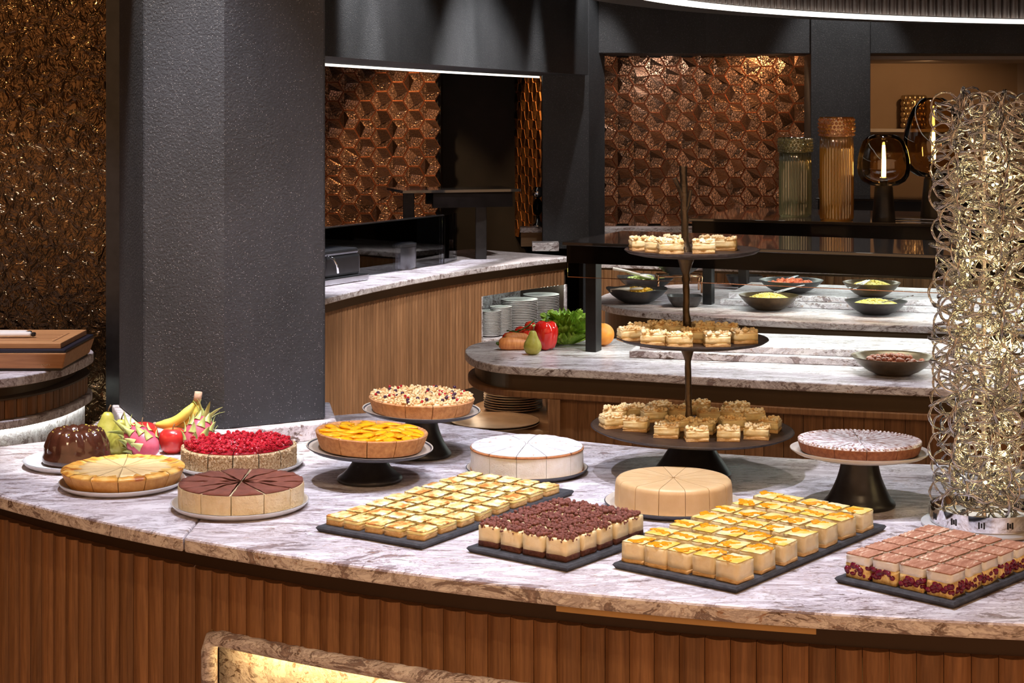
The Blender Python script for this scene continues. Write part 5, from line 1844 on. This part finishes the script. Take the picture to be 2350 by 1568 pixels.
def dragon_fruit(label, loc, rot, L=0.058, R0=0.037, crown=True):
    """ellipsoid along local +Y with green tipped scales"""
    t = thing('dragon_fruit', label, 'dragon fruit', loc, 0, 'pink dragon fruits')
    t.rotation_euler = rot
    obj('flesh', G().ball((0, 0, 0), 1.0, 28, 18, (R0, L, R0)), 'dragon_skin', t, smooth=True)
    sc = leaf_scale(0.026, 0.022).mesh('scale', 'dragon_leaf', True)
    big = leaf_scale(0.042, 0.015).mesh('crown_leaf', 'dragon_leaf', True)
    for q, yy in enumerate((-0.55, -0.15, 0.25, 0.6)):
        cnt = (6, 7, 7, 6)[q]
        for k in range(cnt):
            a = 2 * pi * (k + 0.5 * (q % 2)) / cnt
            rr = R0 * sqrt(1 - yy * yy)
            nrm = Vector((cos(a) / R0 * sqrt(1 - yy * yy), yy / L, sin(a) / R0 * sqrt(1 - yy * yy))).normalized()
            y_ = (Vector((0, 1, 0)) - nrm * nrm.y).normalized()
            x_ = y_.cross(nrm)
            M = Matrix((x_, y_, nrm)).transposed()
            o = link('scale', sc, t, (rr * cos(a), yy * L, rr * sin(a)))
            o.rotation_euler = M.to_euler()
    for k in range(7):
        a = 2 * pi * k / 7
        nrm = Vector((cos(a), 0.1, sin(a)))
        y_ = Vector((cos(a) * 0.45, 1, sin(a) * 0.45)).normalized()
        nrm = (nrm - y_ * nrm.dot(y_)).normalized()
        M = Matrix((y_.cross(nrm), y_, nrm)).transposed()
        o = link('crown_leaf', big, t, (0.012 * cos(a), L * 0.93, 0.012 * sin(a)))
        o.rotation_euler = M.to_euler()
    return t


def up_z(loc, dz):
    return (loc[0], loc[1], loc[2] + dz)


pear('green pear standing behind the chocolate ring cake plate', (-0.962, 4.165, ZC), 0.92, 0.05)
pear('pear half hidden behind the front dragon fruit', (-1.012, 4.235, ZC), 0.98, 0.05)
apple('bright red apple between the two dragon fruits', (-0.838, 4.198, ZC), 0.0330, 0.4)
apple('red and yellow apple under the banana tips', (-0.916, 4.205, ZC), 0.0395, 1.4)
# front dragon fruit lies pointing up to the left
dragon_fruit('pink dragon fruit lying in front of the apples', (-0.898, 4.118, ZC + 0.0420), (radians(24), radians(10), radians(62)), 0.052, 0.035)
dragon_fruit('pale pink dragon fruit behind the berry cake', (-0.772, 4.185, ZC + 0.0470), (radians(58), 0, radians(-30)), 0.048, 0.035)


def banana(parent, pts, r):
    n = 14
    P = [Vector(q) for q in pts]
    path, rr = [], []
    for i in range(n + 1):
        q = i / n
        c = P[0] * (1 - q) ** 3 + P[1] * 3 * q * (1 - q) ** 2 + P[2] * 3 * q * q * (1 - q) + P[3] * q ** 3
        path.append(c)
        rr.append(r * (min(1, 0.35 + 3.2 * q) if q < 0.2 else (1 if q < 0.74 else max(0.36, 1 - (q - 0.74) * 3.6))))
    o = obj('banana', G().tube(path, rr, 6), 'banana', parent, smooth=True)
    md = o.modifiers.new('sub', 'SUBSURF')
    md.levels = md.render_levels = 1
    obj('tip', G().ball(path[0], r * 0.36, 8, 5), 'banana_tip', o, smooth=True)
    obj('stalk', G().tube([path[-2], path[-1], path[-1] + (path[-1] - path[-2]) * 0.9], [r * 0.44, r * 0.36, r * 0.42], 6), 'banana_stem', o, smooth=True)
    return path


bn = thing('banana_bunch', 'pair of yellow bananas leaning against the column', 'bananas', (-0.890, 4.245, 0.944))
pts1 = [(0.0, -0.010, 0.020), (0.045, -0.012, 0.012), (0.080, -0.008, 0.040), (0.100, 0.004, 0.078)]
pts2 = [(0.050, 0.012, 0.014), (0.085, 0.008, 0.012), (0.100, 0.006, 0.040), (0.106, 0.006, 0.074)]
banana(bn, pts1, 0.0155)
banana(bn, pts2, 0.0155)
obj('crown', G().tube([(0.101, 0.004, 0.074), (0.104, 0.006, 0.084), (0.106, 0.006, 0.098)], [0.0085, 0.010, 0.0095], 8), 'banana_tip', bn, smooth=True)

# ================================================================== VEGETABLES ON THE ISLAND
p = at(1222, 814)
pear('green pear in front of the red pepper', (p.x, p.y, ZC), 0.86, 0.02, 0.5)
p = at(1252, 806)
pp = thing('bell_pepper', 'shiny red bell pepper lying before the lettuce', 'pepper', (p.x + 0.002, p.y + 0.028, ZC + 0.001), radians(20))
prp = [(0, 0.010), (0.008, 0.003), (0.020, 0.0), (0.031, 0.008), (0.037, 0.024), (0.041, 0.045), (0.043, 0.062), (0.041, 0.078), (0.034, 0.090), (0.023, 0.096), (0.012, 0.094), (0.005, 0.088), (0, 0.086)]
obj('flesh', G().lathe(prp, 64, fn=lambda r, z, a: (r * (1 + 0.10 * (abs(cos(1.5 * a)) - 0.6) * min(1, r / 0.02)), z + 0.004 * abs(cos(1.5 * a)) * (1 if z > 0.08 else (-1 if z < 0.012 and r > 0.005 else 0)) + (0.004 if z < 0.012 else 0))), 'pepper', pp, smooth=True)
obj('stem', G().tube([(0, 0, 0.086), (0.002, 0, 0.104), (0.008, 0, 0.116)], [0.005, 0.004, 0.005], 8), 'vine_green', pp, smooth=True)
for kk, (cu_, cv_, dx) in enumerate(((1146, 806, 0.0), (1160, 795, 0.0))):
    p = at(cu_, cv_)
    ct = thing('carrot', ('thick orange carrot lying beside the pear', 'carrot half hidden behind the front carrot')[kk], 'carrot', (p.x, p.y + 0.02, ZC + 0.023), radians(4 + 16 * kk), 'carrots')
    obj('root', G().tube([(-0.002, 0, 0), (0.006, 0, 0), (0.03, 0, 0), (0.07, 0, -0.002), (0.11, 0, -0.006), (0.15, 0, -0.011)], [0.012, 0.0205, 0.0225, 0.020, 0.016, 0.009], 16), 'carrot', ct, smooth=True)
    obj('top', G().tube([(-0.012, 0, 0.002), (-0.002, 0, 0)], [0.004, 0.008], 8), 'vine_green', ct, smooth=True)
tv_ = thing('tomato_vine', 'cherry tomatoes still on their green vine', 'tomatoes', (*at(1195, 800).xy, ZC))
tv_.location.y += 0.115
tm = G().ball((0, 0, 0), 0.022, 18, 12, (1, 1, 0.92)).mesh('tomato', 'tomato', True)
for x_, y_, z_ in ((-0.045, 0, 0.021), (-0.012, -0.01, 0.021), (0.0, 0.03, 0.040), (0.028, 0.0, 0.030), (0.036, 0.035, 0.058), (-0.03, 0.04, 0.021)):
    link('tomato', tm, tv_, (x_, y_, z_))
obj('vine', G().tube([(-0.05, 0.01, 0.046), (-0.015, 0.0, 0.044), (0.012, 0.0, 0.056), (0.03, 0.01, 0.066), (0.05, 0.03, 0.082)], 0.0026, 6), 'vine_green', tv_, smooth=True)
for x_, y_, z_ in ((-0.012, -0.01, 0.041), (0.028, 0.0, 0.050), (0.0, 0.0, 0.05)):
    g = G()
    for k in range(5):
        a = 2 * pi * k / 5 + x_ * 40
        g.tube([(0, 0, 0), (0.007 * cos(a), 0.007 * sin(a), 0.002), (0.014 * cos(a), 0.014 * sin(a), -0.002)], [0.0016, 0.0014, 0.0004], 5)
    obj('calyx', g, 'vine_green', tv_, loc=(x_, y_, z_))
p = at(1305, 802)
lt = thing('lettuce', 'curly green lettuce head next to the black post', 'lettuce', (p.x - 0.010, p.y + 0.12, ZC), 0)
obj('heart', G().ball((0, 0, 0.062), 1.0, 20, 14, (0.040, 0.040, 0.052)), 'lettuce', lt, smooth=True)
rn = random.Random(31)
lv_me = []
for k in range(5):
    g = G()
    nu, nv = 10, 26
    vs = []
    for i in range(nu + 1):
        q = i / nu
        for j in range(nv + 1):
            s_ = (j / nv - 0.5) * 2
            wv = 0.012 + 0.034 * sin(min(1, q * 1.05) * pi * 0.60)
            ruff = q ** 1.6 * 0.014
            x_ = s_ * wv * (1 + 0.12 * nz3(s_ * 3, q * 3, k))
            z_ = 0.074 * q + ruff * 0.55 * sin(s_ * 15 + k * 2) - 0.020 * s_ * s_ * q + 0.004 * q * nz3(s_ * 6, q * 5, k)
            y_ = 0.030 * sin(q * 1.7) + ruff * 0.8 * cos(s_ * 17 + k) + 0.026 * q ** 3 - 0.020 * s_ * s_ * q
            vs.append((x_, -y_, z_))
    m = nv + 1
    fs = [(i * m + j, i * m + j + 1, (i + 1) * m + j + 1, (i + 1) * m + j) for i in range(nu) for j in range(nv)]
    kk = len(vs)
    vs2 = [(x, y + 0.0008, z) for x, y, z in vs]
    g.add(vs + vs2, fs + [tuple(q + kk for q in f[::-1]) for f in fs])
    lv_me.append(g.mesh('leaf', 'lettuce', True))
for ring, (rad, zz, til, cnt, sc_) in enumerate(((0.030, 0.004, 0.45, 9, 0.92), (0.030, 0.026, 0.34, 9, 0.95), (0.024, 0.046, 0.18, 8, 0.92), (0.012, 0.058, 0.02, 6, 0.85))):
    for k in range(cnt):
        a = 2 * pi * (k + 0.5 * (ring % 2)) / cnt + rn.uniform(-0.15, 0.15)
        o = link('leaf', lv_me[rn.randrange(5)], lt, (rad * cos(a), rad * sin(a), zz))
        o.rotation_euler = (til + rn.uniform(-0.1, 0.1), rn.uniform(-0.15, 0.15), a + pi / 2)
        o.scale = (sc_, sc_, sc_)
p = at(1385, 797)
og = thing('orange', 'orange behind the black sneeze guard post', 'orange', (p.x - 0.0, p.y + 0.035, ZC))
obj('peel', G().ball((0, 0, 0.0405), 0.041, 28, 18, (1, 1, 0.98)), 'orange_peel', og, smooth=True)
obj('stem_end', G().lathe([(0, 0.0812), (0.003, 0.0812), (0.0035, 0.0795)], 8), 'vine_green', og, smooth=True)

# ================================================================== BOWLS ON THE ISLANDS


def bowl(label, u, v, z, r, h, mat, food=None, fmat=None, tilt=0.0, wavy=0.0, tool=None, seed=1, dy=0.0):
    rnd = random.Random(seed)
    p = at(u, v, z)
    t = thing('serving_bowl', label, 'bowl', (p.x, p.y + dy, z + 0.0008), 0, 'serving bowls on the buffet islands')
    t.rotation_euler = (0, tilt, 0)
    pr = [(0, 0), (r * 0.42, 0), (r * 0.44, h * 0.04), (r * 0.60, h * 0.20), (r * 0.82, h * 0.55), (r * 0.97, h * 0.92), (r, h), (r * 0.985, h * 1.005), (r * 0.95, h * 0.92), (r * 0.78, h * 0.55), (r * 0.5, h * 0.22), (0, h * 0.14)]
    obj('shell', G().lathe(pr, 56, fn=(lambda q, zz, a: (q, zz * (1 + wavy * sin(5 * a) * (zz / h)))) if wavy else None), mat, t, smooth=True)
    if food == 'shreds':
        g = G()
        for i in range(150):
            a, q = rnd.uniform(0, 2 * pi), sqrt(rnd.random()) * 0.72 * r
            zz = h * 0.66 + (1 - (q / (0.72 * r)) ** 2) * h * 0.42
            d = rnd.uniform(0, pi)
            L = rnd.uniform(0.008, 0.018)
            c = Vector((q * cos(a), q * sin(a), zz))
            g.tube([c - Vector((cos(d) * L, sin(d) * L, 0.002)), c + Vector((0, 0, 0.004)), c + Vector((cos(d) * L, sin(d) * L, -0.002))], 0.0016, 4)
        g.lathe([(0.80 * r, h * 0.62), (0.5 * r, h * 0.88), (0, h * 1.02)], 24)
        stuff(obj('food', g, fmat, t, smooth=True))
    elif food == 'lumps':
        g = G()
        g.lathe([(0.80 * r, h * 0.62), (0.5 * r, h * 0.80), (0, h * 0.9)], 24)
        for i in range(60):
            a, q = rnd.uniform(0, 2 * pi), sqrt(rnd.random()) * 0.70 * r
            g.lump((q * cos(a), q * sin(a), h * 0.72 + (1 - (q / (0.7 * r)) ** 2) * h * 0.26), rnd.uniform(0.006, 0.012), rnd, 8, 6)
        stuff(obj('food', g, fmat, t, smooth=True))
    return t


def tongs(label, p, rz, lift=0.5):
    t = thing('serving_tongs', label, 'tongs', p, rz, 'steel serving tongs')
    for s_ in (-1, 1):
        g = G()
        pts = [Vector((0, s_ * 0.016, 0)), Vector((0.06, s_ * 0.012, 0.03 * lift)), Vector((0.12, s_ * 0.003, 0.06 * lift))]
        vs = []
        for q in pts:
            for oz in (0.0, 0.0012):
                for oy in (-0.006, 0.006):
                    vs.append(q + Vector((0, oy, oz)))
        fs = []
        for i in range(2):
            a, b_ = i * 4, (i + 1) * 4
            fs += [(a, a + 1, b_ + 1, b_), (a + 2, b_ + 2, b_ + 3, a + 3), (a, b_, b_ + 2, a + 2), (a + 1, a + 3, b_ + 3, b_ + 1)]
        fs += [(0, 2, 3, 1), (8, 9, 11, 10)]
        g.add(vs, fs)
        obj('arm', g, 'steel', t)
    obj('hinge', G().tube([(0.120, -0.008, 0.06 * lift), (0.124, 0, 0.062 * lift), (0.120, 0.008, 0.06 * lift)], 0.0022, 6), 'steel', t, smooth=True)
    return t


b1 = bowl('black bowl of golden fries nearest the post', 1463, 697, 0.9, 0.135, 0.062, 'bowl_dark', 'lumps', 'pasta', 0, 0.06, seed=2, dy=0.04)
b2 = bowl('black bowl of pale green salad behind the fries', 1487, 672, 0.9, 0.135, 0.060, 'bowl_dark', 'lumps', 'greens', 0, 0.05, seed=3, dy=0.14)


def spoon(label, p, rz, tilt, L=0.17, flat=True):
    t = thing('serving_spoon', label, 'spoon', p, rz, 'white serving spoons')
    t.rotation_euler = (0, tilt, rz)
    g = G()
    g.tube([(0, 0, 0), (L * 0.5, 0, 0.004), (L, 0, 0)], [0.009, 0.006, 0.0075], 8)
    obj('handle', g, 'white_plastic', t, smooth=True)
    obj('scoop', G().ball((-0.028, 0, 0), 0.03, 14, 8, (1.1, 0.75, 0.22)), 'white_plastic', t, smooth=True)


q = b1.location
spoon('white serving spoon resting in the bowl of fries', (q.x - 0.035, q.y - 0.06, q.z + 0.064), pi, radians(4), 0.085)
q = b2.location
spoon('white spoon handle rising from the green salad', (q.x - 0.03, q.y - 0.04, q.z + 0.070), pi, radians(-14), 0.13)


def dish(label, u, v, z, w_, d_, h, rz=0.0, dy=0.0):
    p = at(u, v, z)
    t = thing('square_dish', label, 'dish', (p.x, p.y + dy, z + 0.0008), rz, 'square black dishes')
    g = G()
    lv = [(0.66, 0), (0.72, 0.004), (0.90, h * 0.55), (1.0, h), (0.965, h), (0.87, h * 0.55), (0.66, 0.008)]
    n = 32
    vs = []
    for s_, z_ in lv:
        for i in range(n):
            a = 2 * pi * i / n
            e = 5.0
            x_ = (abs(cos(a)) ** (2 / e)) * (1 if cos(a) >= 0 else -1)
            y_ = (abs(sin(a)) ** (2 / e)) * (1 if sin(a) >= 0 else -1)
            vs.append((x_ * w_ / 2 * s_, y_ * d_ / 2 * s_, z_))
    fs = [(j * n + i, j * n + (i + 1) % n, (j + 1) * n + (i + 1) % n, (j + 1) * n + i) for j in range(len(lv) - 1) for i in range(n)]
    fs += [tuple(range(n))[::-1], tuple(range((len(lv) - 1) * n, len(lv) * n))]
    g.add(vs, fs)
    obj('shell', g, 'bowl_dark', t, smooth=True, auto=50)
    g = G()
    vs = []
    for s_ in (0.86,):
        for i in range(n):
            a = 2 * pi * i / n
            x_ = (abs(cos(a)) ** 0.4) * (1 if cos(a) >= 0 else -1)
            y_ = (abs(sin(a)) ** 0.4) * (1 if sin(a) >= 0 else -1)
            vs.append((x_ * w_ / 2 * s_, y_ * d_ / 2 * s_, h * 0.58))
    g.add(vs, [tuple(range(n))])
    obj('dressing', g, 'porcelain_cream', t)
    return t


dish('square black dish of pale dressing on the near corner', 1573, 705, 0.9, 0.150, 0.13, 0.046, 0.0, 0.03)
dish('square black dish behind the second guard post', 1716, 663, 0.9, 0.172, 0.14, 0.050, 0.0, 0.13)
# copper rack with a high bowl
p = at(1560, 672)
rk = thing('copper_rack', 'copper wire rack between the green salad and the post', 'rack', (p.x, p.y + 0.05, ZC))
g = G()
for sx in (-1, 1):
    for sy in (-1, 1):
        obj('leg', G().tube([(sx * 0.10, sy * 0.06, 0), (sx * 0.10, sy * 0.06, 0.075)], 0.005, 8), 'copper_rod', rk, smooth=True)
obj('frame', G().tube([(-0.10, -0.06, 0.075), (0.10, -0.06, 0.075), (0.10, 0.06, 0.075), (-0.10, 0.06, 0.075), (-0.10, -0.06, 0.075)], 0.005, 8), 'copper_rod', rk, smooth=True)
rp = rk.location
hb_ = bowl('dark bowl standing on the copper rack', 1545, 640, ZC + 0.0805, 0.115, 0.058, 'bowl_dark', 'lumps', 'greens', seed=12)
hb_.location = (rp.x, rp.y, ZC + 0.0812)
LZ = 0.9505
bowl('bronze bowl of bright noodles with tongs', 1764, 711, 0.9, 0.126, 0.062, 'bowl_bronze', 'shreds', 'rice', 0, seed=4, dy=0.0)
bowl('dark bowl of red salad behind the noodles', 1825, 678, LZ, 0.140, 0.055, 'bowl_dark', 'lumps', 'red_salad', 0, seed=5, dy=0.11)
bowl('bronze rimmed bowl of shredded cheese at the back', 2013, 687, LZ, 0.122, 0.060, 'bowl_bronze', 'shreds', 'rice', 0, seed=6, dy=0.11)
bowl('flat dark bowl of yellow noodles at the front right', 2010, 721, 0.9, 0.128, 0.055, 'bowl_dark', 'shreds', 'rice', 0, seed=7, dy=0.0)
bowl('wide dark bowl of brown olives beside the wire lamp', 2060, 866, 0.9, 0.134, 0.058, 'bowl_bronze', 'lumps', 'olive_food', 0, seed=9, dy=0.06)
for lab, u_, v_, yy, rz in (('steel tongs in the bright noodle bowl', 1795, 672, 6.98, 0.1), ('steel tongs in the red salad bowl', 1800, 652, 7.45, 0.6),
                            ('steel tongs standing in the shredded cheese', 1968, 664, 7.13, 0.7), ('steel tongs in the yellow noodle bowl', 2040, 695, 6.80, -0.2)):
    p = atd(u_, v_, yy)
    tongs(lab, (p.x - 0.03, p.y, p.z), rz, 0.5)

# plates under the rounded island end
sp = plate_mesh('shelf_plate', 0.105, 0.014, 'plate_brown', n=36)
bp = plate_mesh('shelf_plate', 0.150, 0.016, 'plate_brown', n=44)
p = at(1246, 984, 0.6905)
for i in range(2):
    o = link('shelf_plate', bp, None, (p.x - 0.16, 5.66, 0.691 + i * 0.0075))
    tag(o, ('lower' if i == 0 else 'upper') + ' of the two large brown plates on the open shelf', 'plate', 'brown plates on the open shelf')
for i in range(11):
    o = link('shelf_plate', sp, None, (0.004, 5.98, 0.691 + i * 0.0085))
    tag(o, ('topmost' if i == 10 else ORD[i] + ' from below') + ' brown plate in the tall shelf stack', 'plate', 'brown plates on the open shelf')

# ================================================================== CARVING STATION ON THE LEFT
LC = [(-3.2, 5.10), (-2.4, 5.18), (-1.95, 5.25), (-1.70, 5.31), (-1.57, 5.40), (-1.487, 5.56), (-1.455, 5.76), (-1.465, 5.95), (-1.55, 6.08), (-1.72, 6.13), (-2.4, 6.13), (-3.2, 6.13)]
PL = smooth_poly(LC)
tag(obj('station_worktop', G().prism(PL, 0.868, 0.9), 'marble', bevel=0.004), 'marble worktop with rounded end under the carving board', 'worktop')
st = thing('carving_station', 'rounded oak counter end with lit marble base before the bronze screen', 'cabinet')
obj('recess_band', G().prism(inset(PL, 0.060), 0.832, 0.8675), 'brass_band', st)
obj('rim', G().prism(inset(PL, 0.012), 0.826, 0.832), 'plinth_dark', st)
obj('body', G().prism(inset(PL, 0.045), 0.7635, 0.826), 'plinth_dark', st)
fl = [p for p in inset(PL, 0.040)]
i0 = min(range(len(fl)), key=lambda i: hypot(fl[i][0] + 2.2, fl[i][1] - 5.2))
i1_ = min(range(len(fl)), key=lambda i: hypot(fl[i][0] + 1.60, fl[i][1] - 6.15))
seq = fl[i0:i1_ + 1] if i0 < i1_ else fl[i1_:i0 + 1][::-1]
lay_slats(seq, 0.042, 0.765, 0.8255, 'oak', st, 0.014, 0.006)
obj('marble_base', G().prism(inset(PL, 0.004), 0.735, 0.763), 'marble', st, bevel=0.004)
g = G()
g.tube([(p[0], p[1], 0.7332) for p in inset(PL, 0.018)], 0.0013, 6)
obj('led_strip', g, 'led_niche', st)
obj('lit_panel', G().prism(inset(PL, 0.030), 0.0, 0.7345), 'marble', st)
p = atd(0, 855, 5.45)
cbx = atd(146, 853, 5.46)
cv = thing('carving_box', 'oak carving box with dark rim and grooved board on top', 'carving board', (cbx.x - 0.27, 5.68, ZC))
obj('foot', G().box((0, 0, 0.004), (0.50, 0.34, 0.0075)), 'black_metal', cv)
g = G()
g.add([(-0.255, -0.175, 0.008), (0.255, -0.175, 0.008), (0.255, 0.175, 0.008), (-0.255, 0.175, 0.008), (-0.27, -0.19, 0.060), (0.27, -0.19, 0.060), (0.27, 0.19, 0.060), (-0.27, 0.19, 0.060)],
      [(3, 2, 1, 0), (4, 5, 6, 7)] + [(i, (i + 1) % 4, 4 + (i + 1) % 4, 4 + i) for i in range(4)])
obj('box', g, 'board_wood', cv, bevel=0.004)
obj('metal_rim', G().box((0, 0, 0.066), (0.535, 0.375, 0.0115)), 'navy_metal', cv, bevel=0.004)
obj('board', G().box((-0.005, -0.002, 0.081), (0.505, 0.335, 0.018)), 'board_wood', cv, bevel=0.002)
for k in range(5):
    obj('groove', G().box((0.06, -0.10 + 0.035 * k, 0.0903), (0.28, 0.006, 0.0006)), 'board_groove', cv)
obj('groove', G().box((0.212, -0.03, 0.0903), (0.006, 0.20, 0.0006)), 'board_groove', cv)
cu_ = bpy.data.curves.new('logo', 'FONT')
cu_.body = 'VEGA'
cu_.size = 0.016
cu_.extrude = 0.0002
cu_.align_x = 'CENTER'
tmp = bpy.data.objects.new('logo', cu_)
COL.objects.link(tmp)
bpy.context.view_layer.update()
lm = bpy.data.meshes.new_from_object(tmp)
bpy.data.objects.remove(tmp)
lm.materials.clear()
lm.materials.append(MATS['logo_print'])
lg = link('logo', lm, cv, (0.195, -0.1800, 0.019), (radians(90 - 16), 0, 0))
for kk, (x_, y_) in enumerate(((-0.005, -0.045), (-0.03, 0.005))):
    kn = thing('carving_knife', ('white handled knife nearest the edge of the carving board', 'second white handled knife on the carving board')[kk], 'knife', (cv.location.x + x_, cv.location.y + y_, ZC + 0.0915), radians(4 - 5 * kk), 'white handled knives')
    obj('handle', G().box((0.035, 0, 0.009), (0.17, 0.026, 0.016)), 'white_plastic', kn, bevel=0.006)
    obj('end_cap', G().box((0.127, 0, 0.009), (0.014, 0.020, 0.013)), 'black_metal', kn, bevel=0.004)
    obj('blade', G().box((-0.15, 0, 0.006), (0.20, 0.030, 0.002)), 'steel', kn)
mb_ = atd(152, 778, 6.1)
tag(obj('marble_block', G().box((-1.60, 6.00, 0.9255), (0.10, 0.09, 0.05)), 'marble', bevel=0.003), 'small marble upstand behind the carving box', 'upstand')
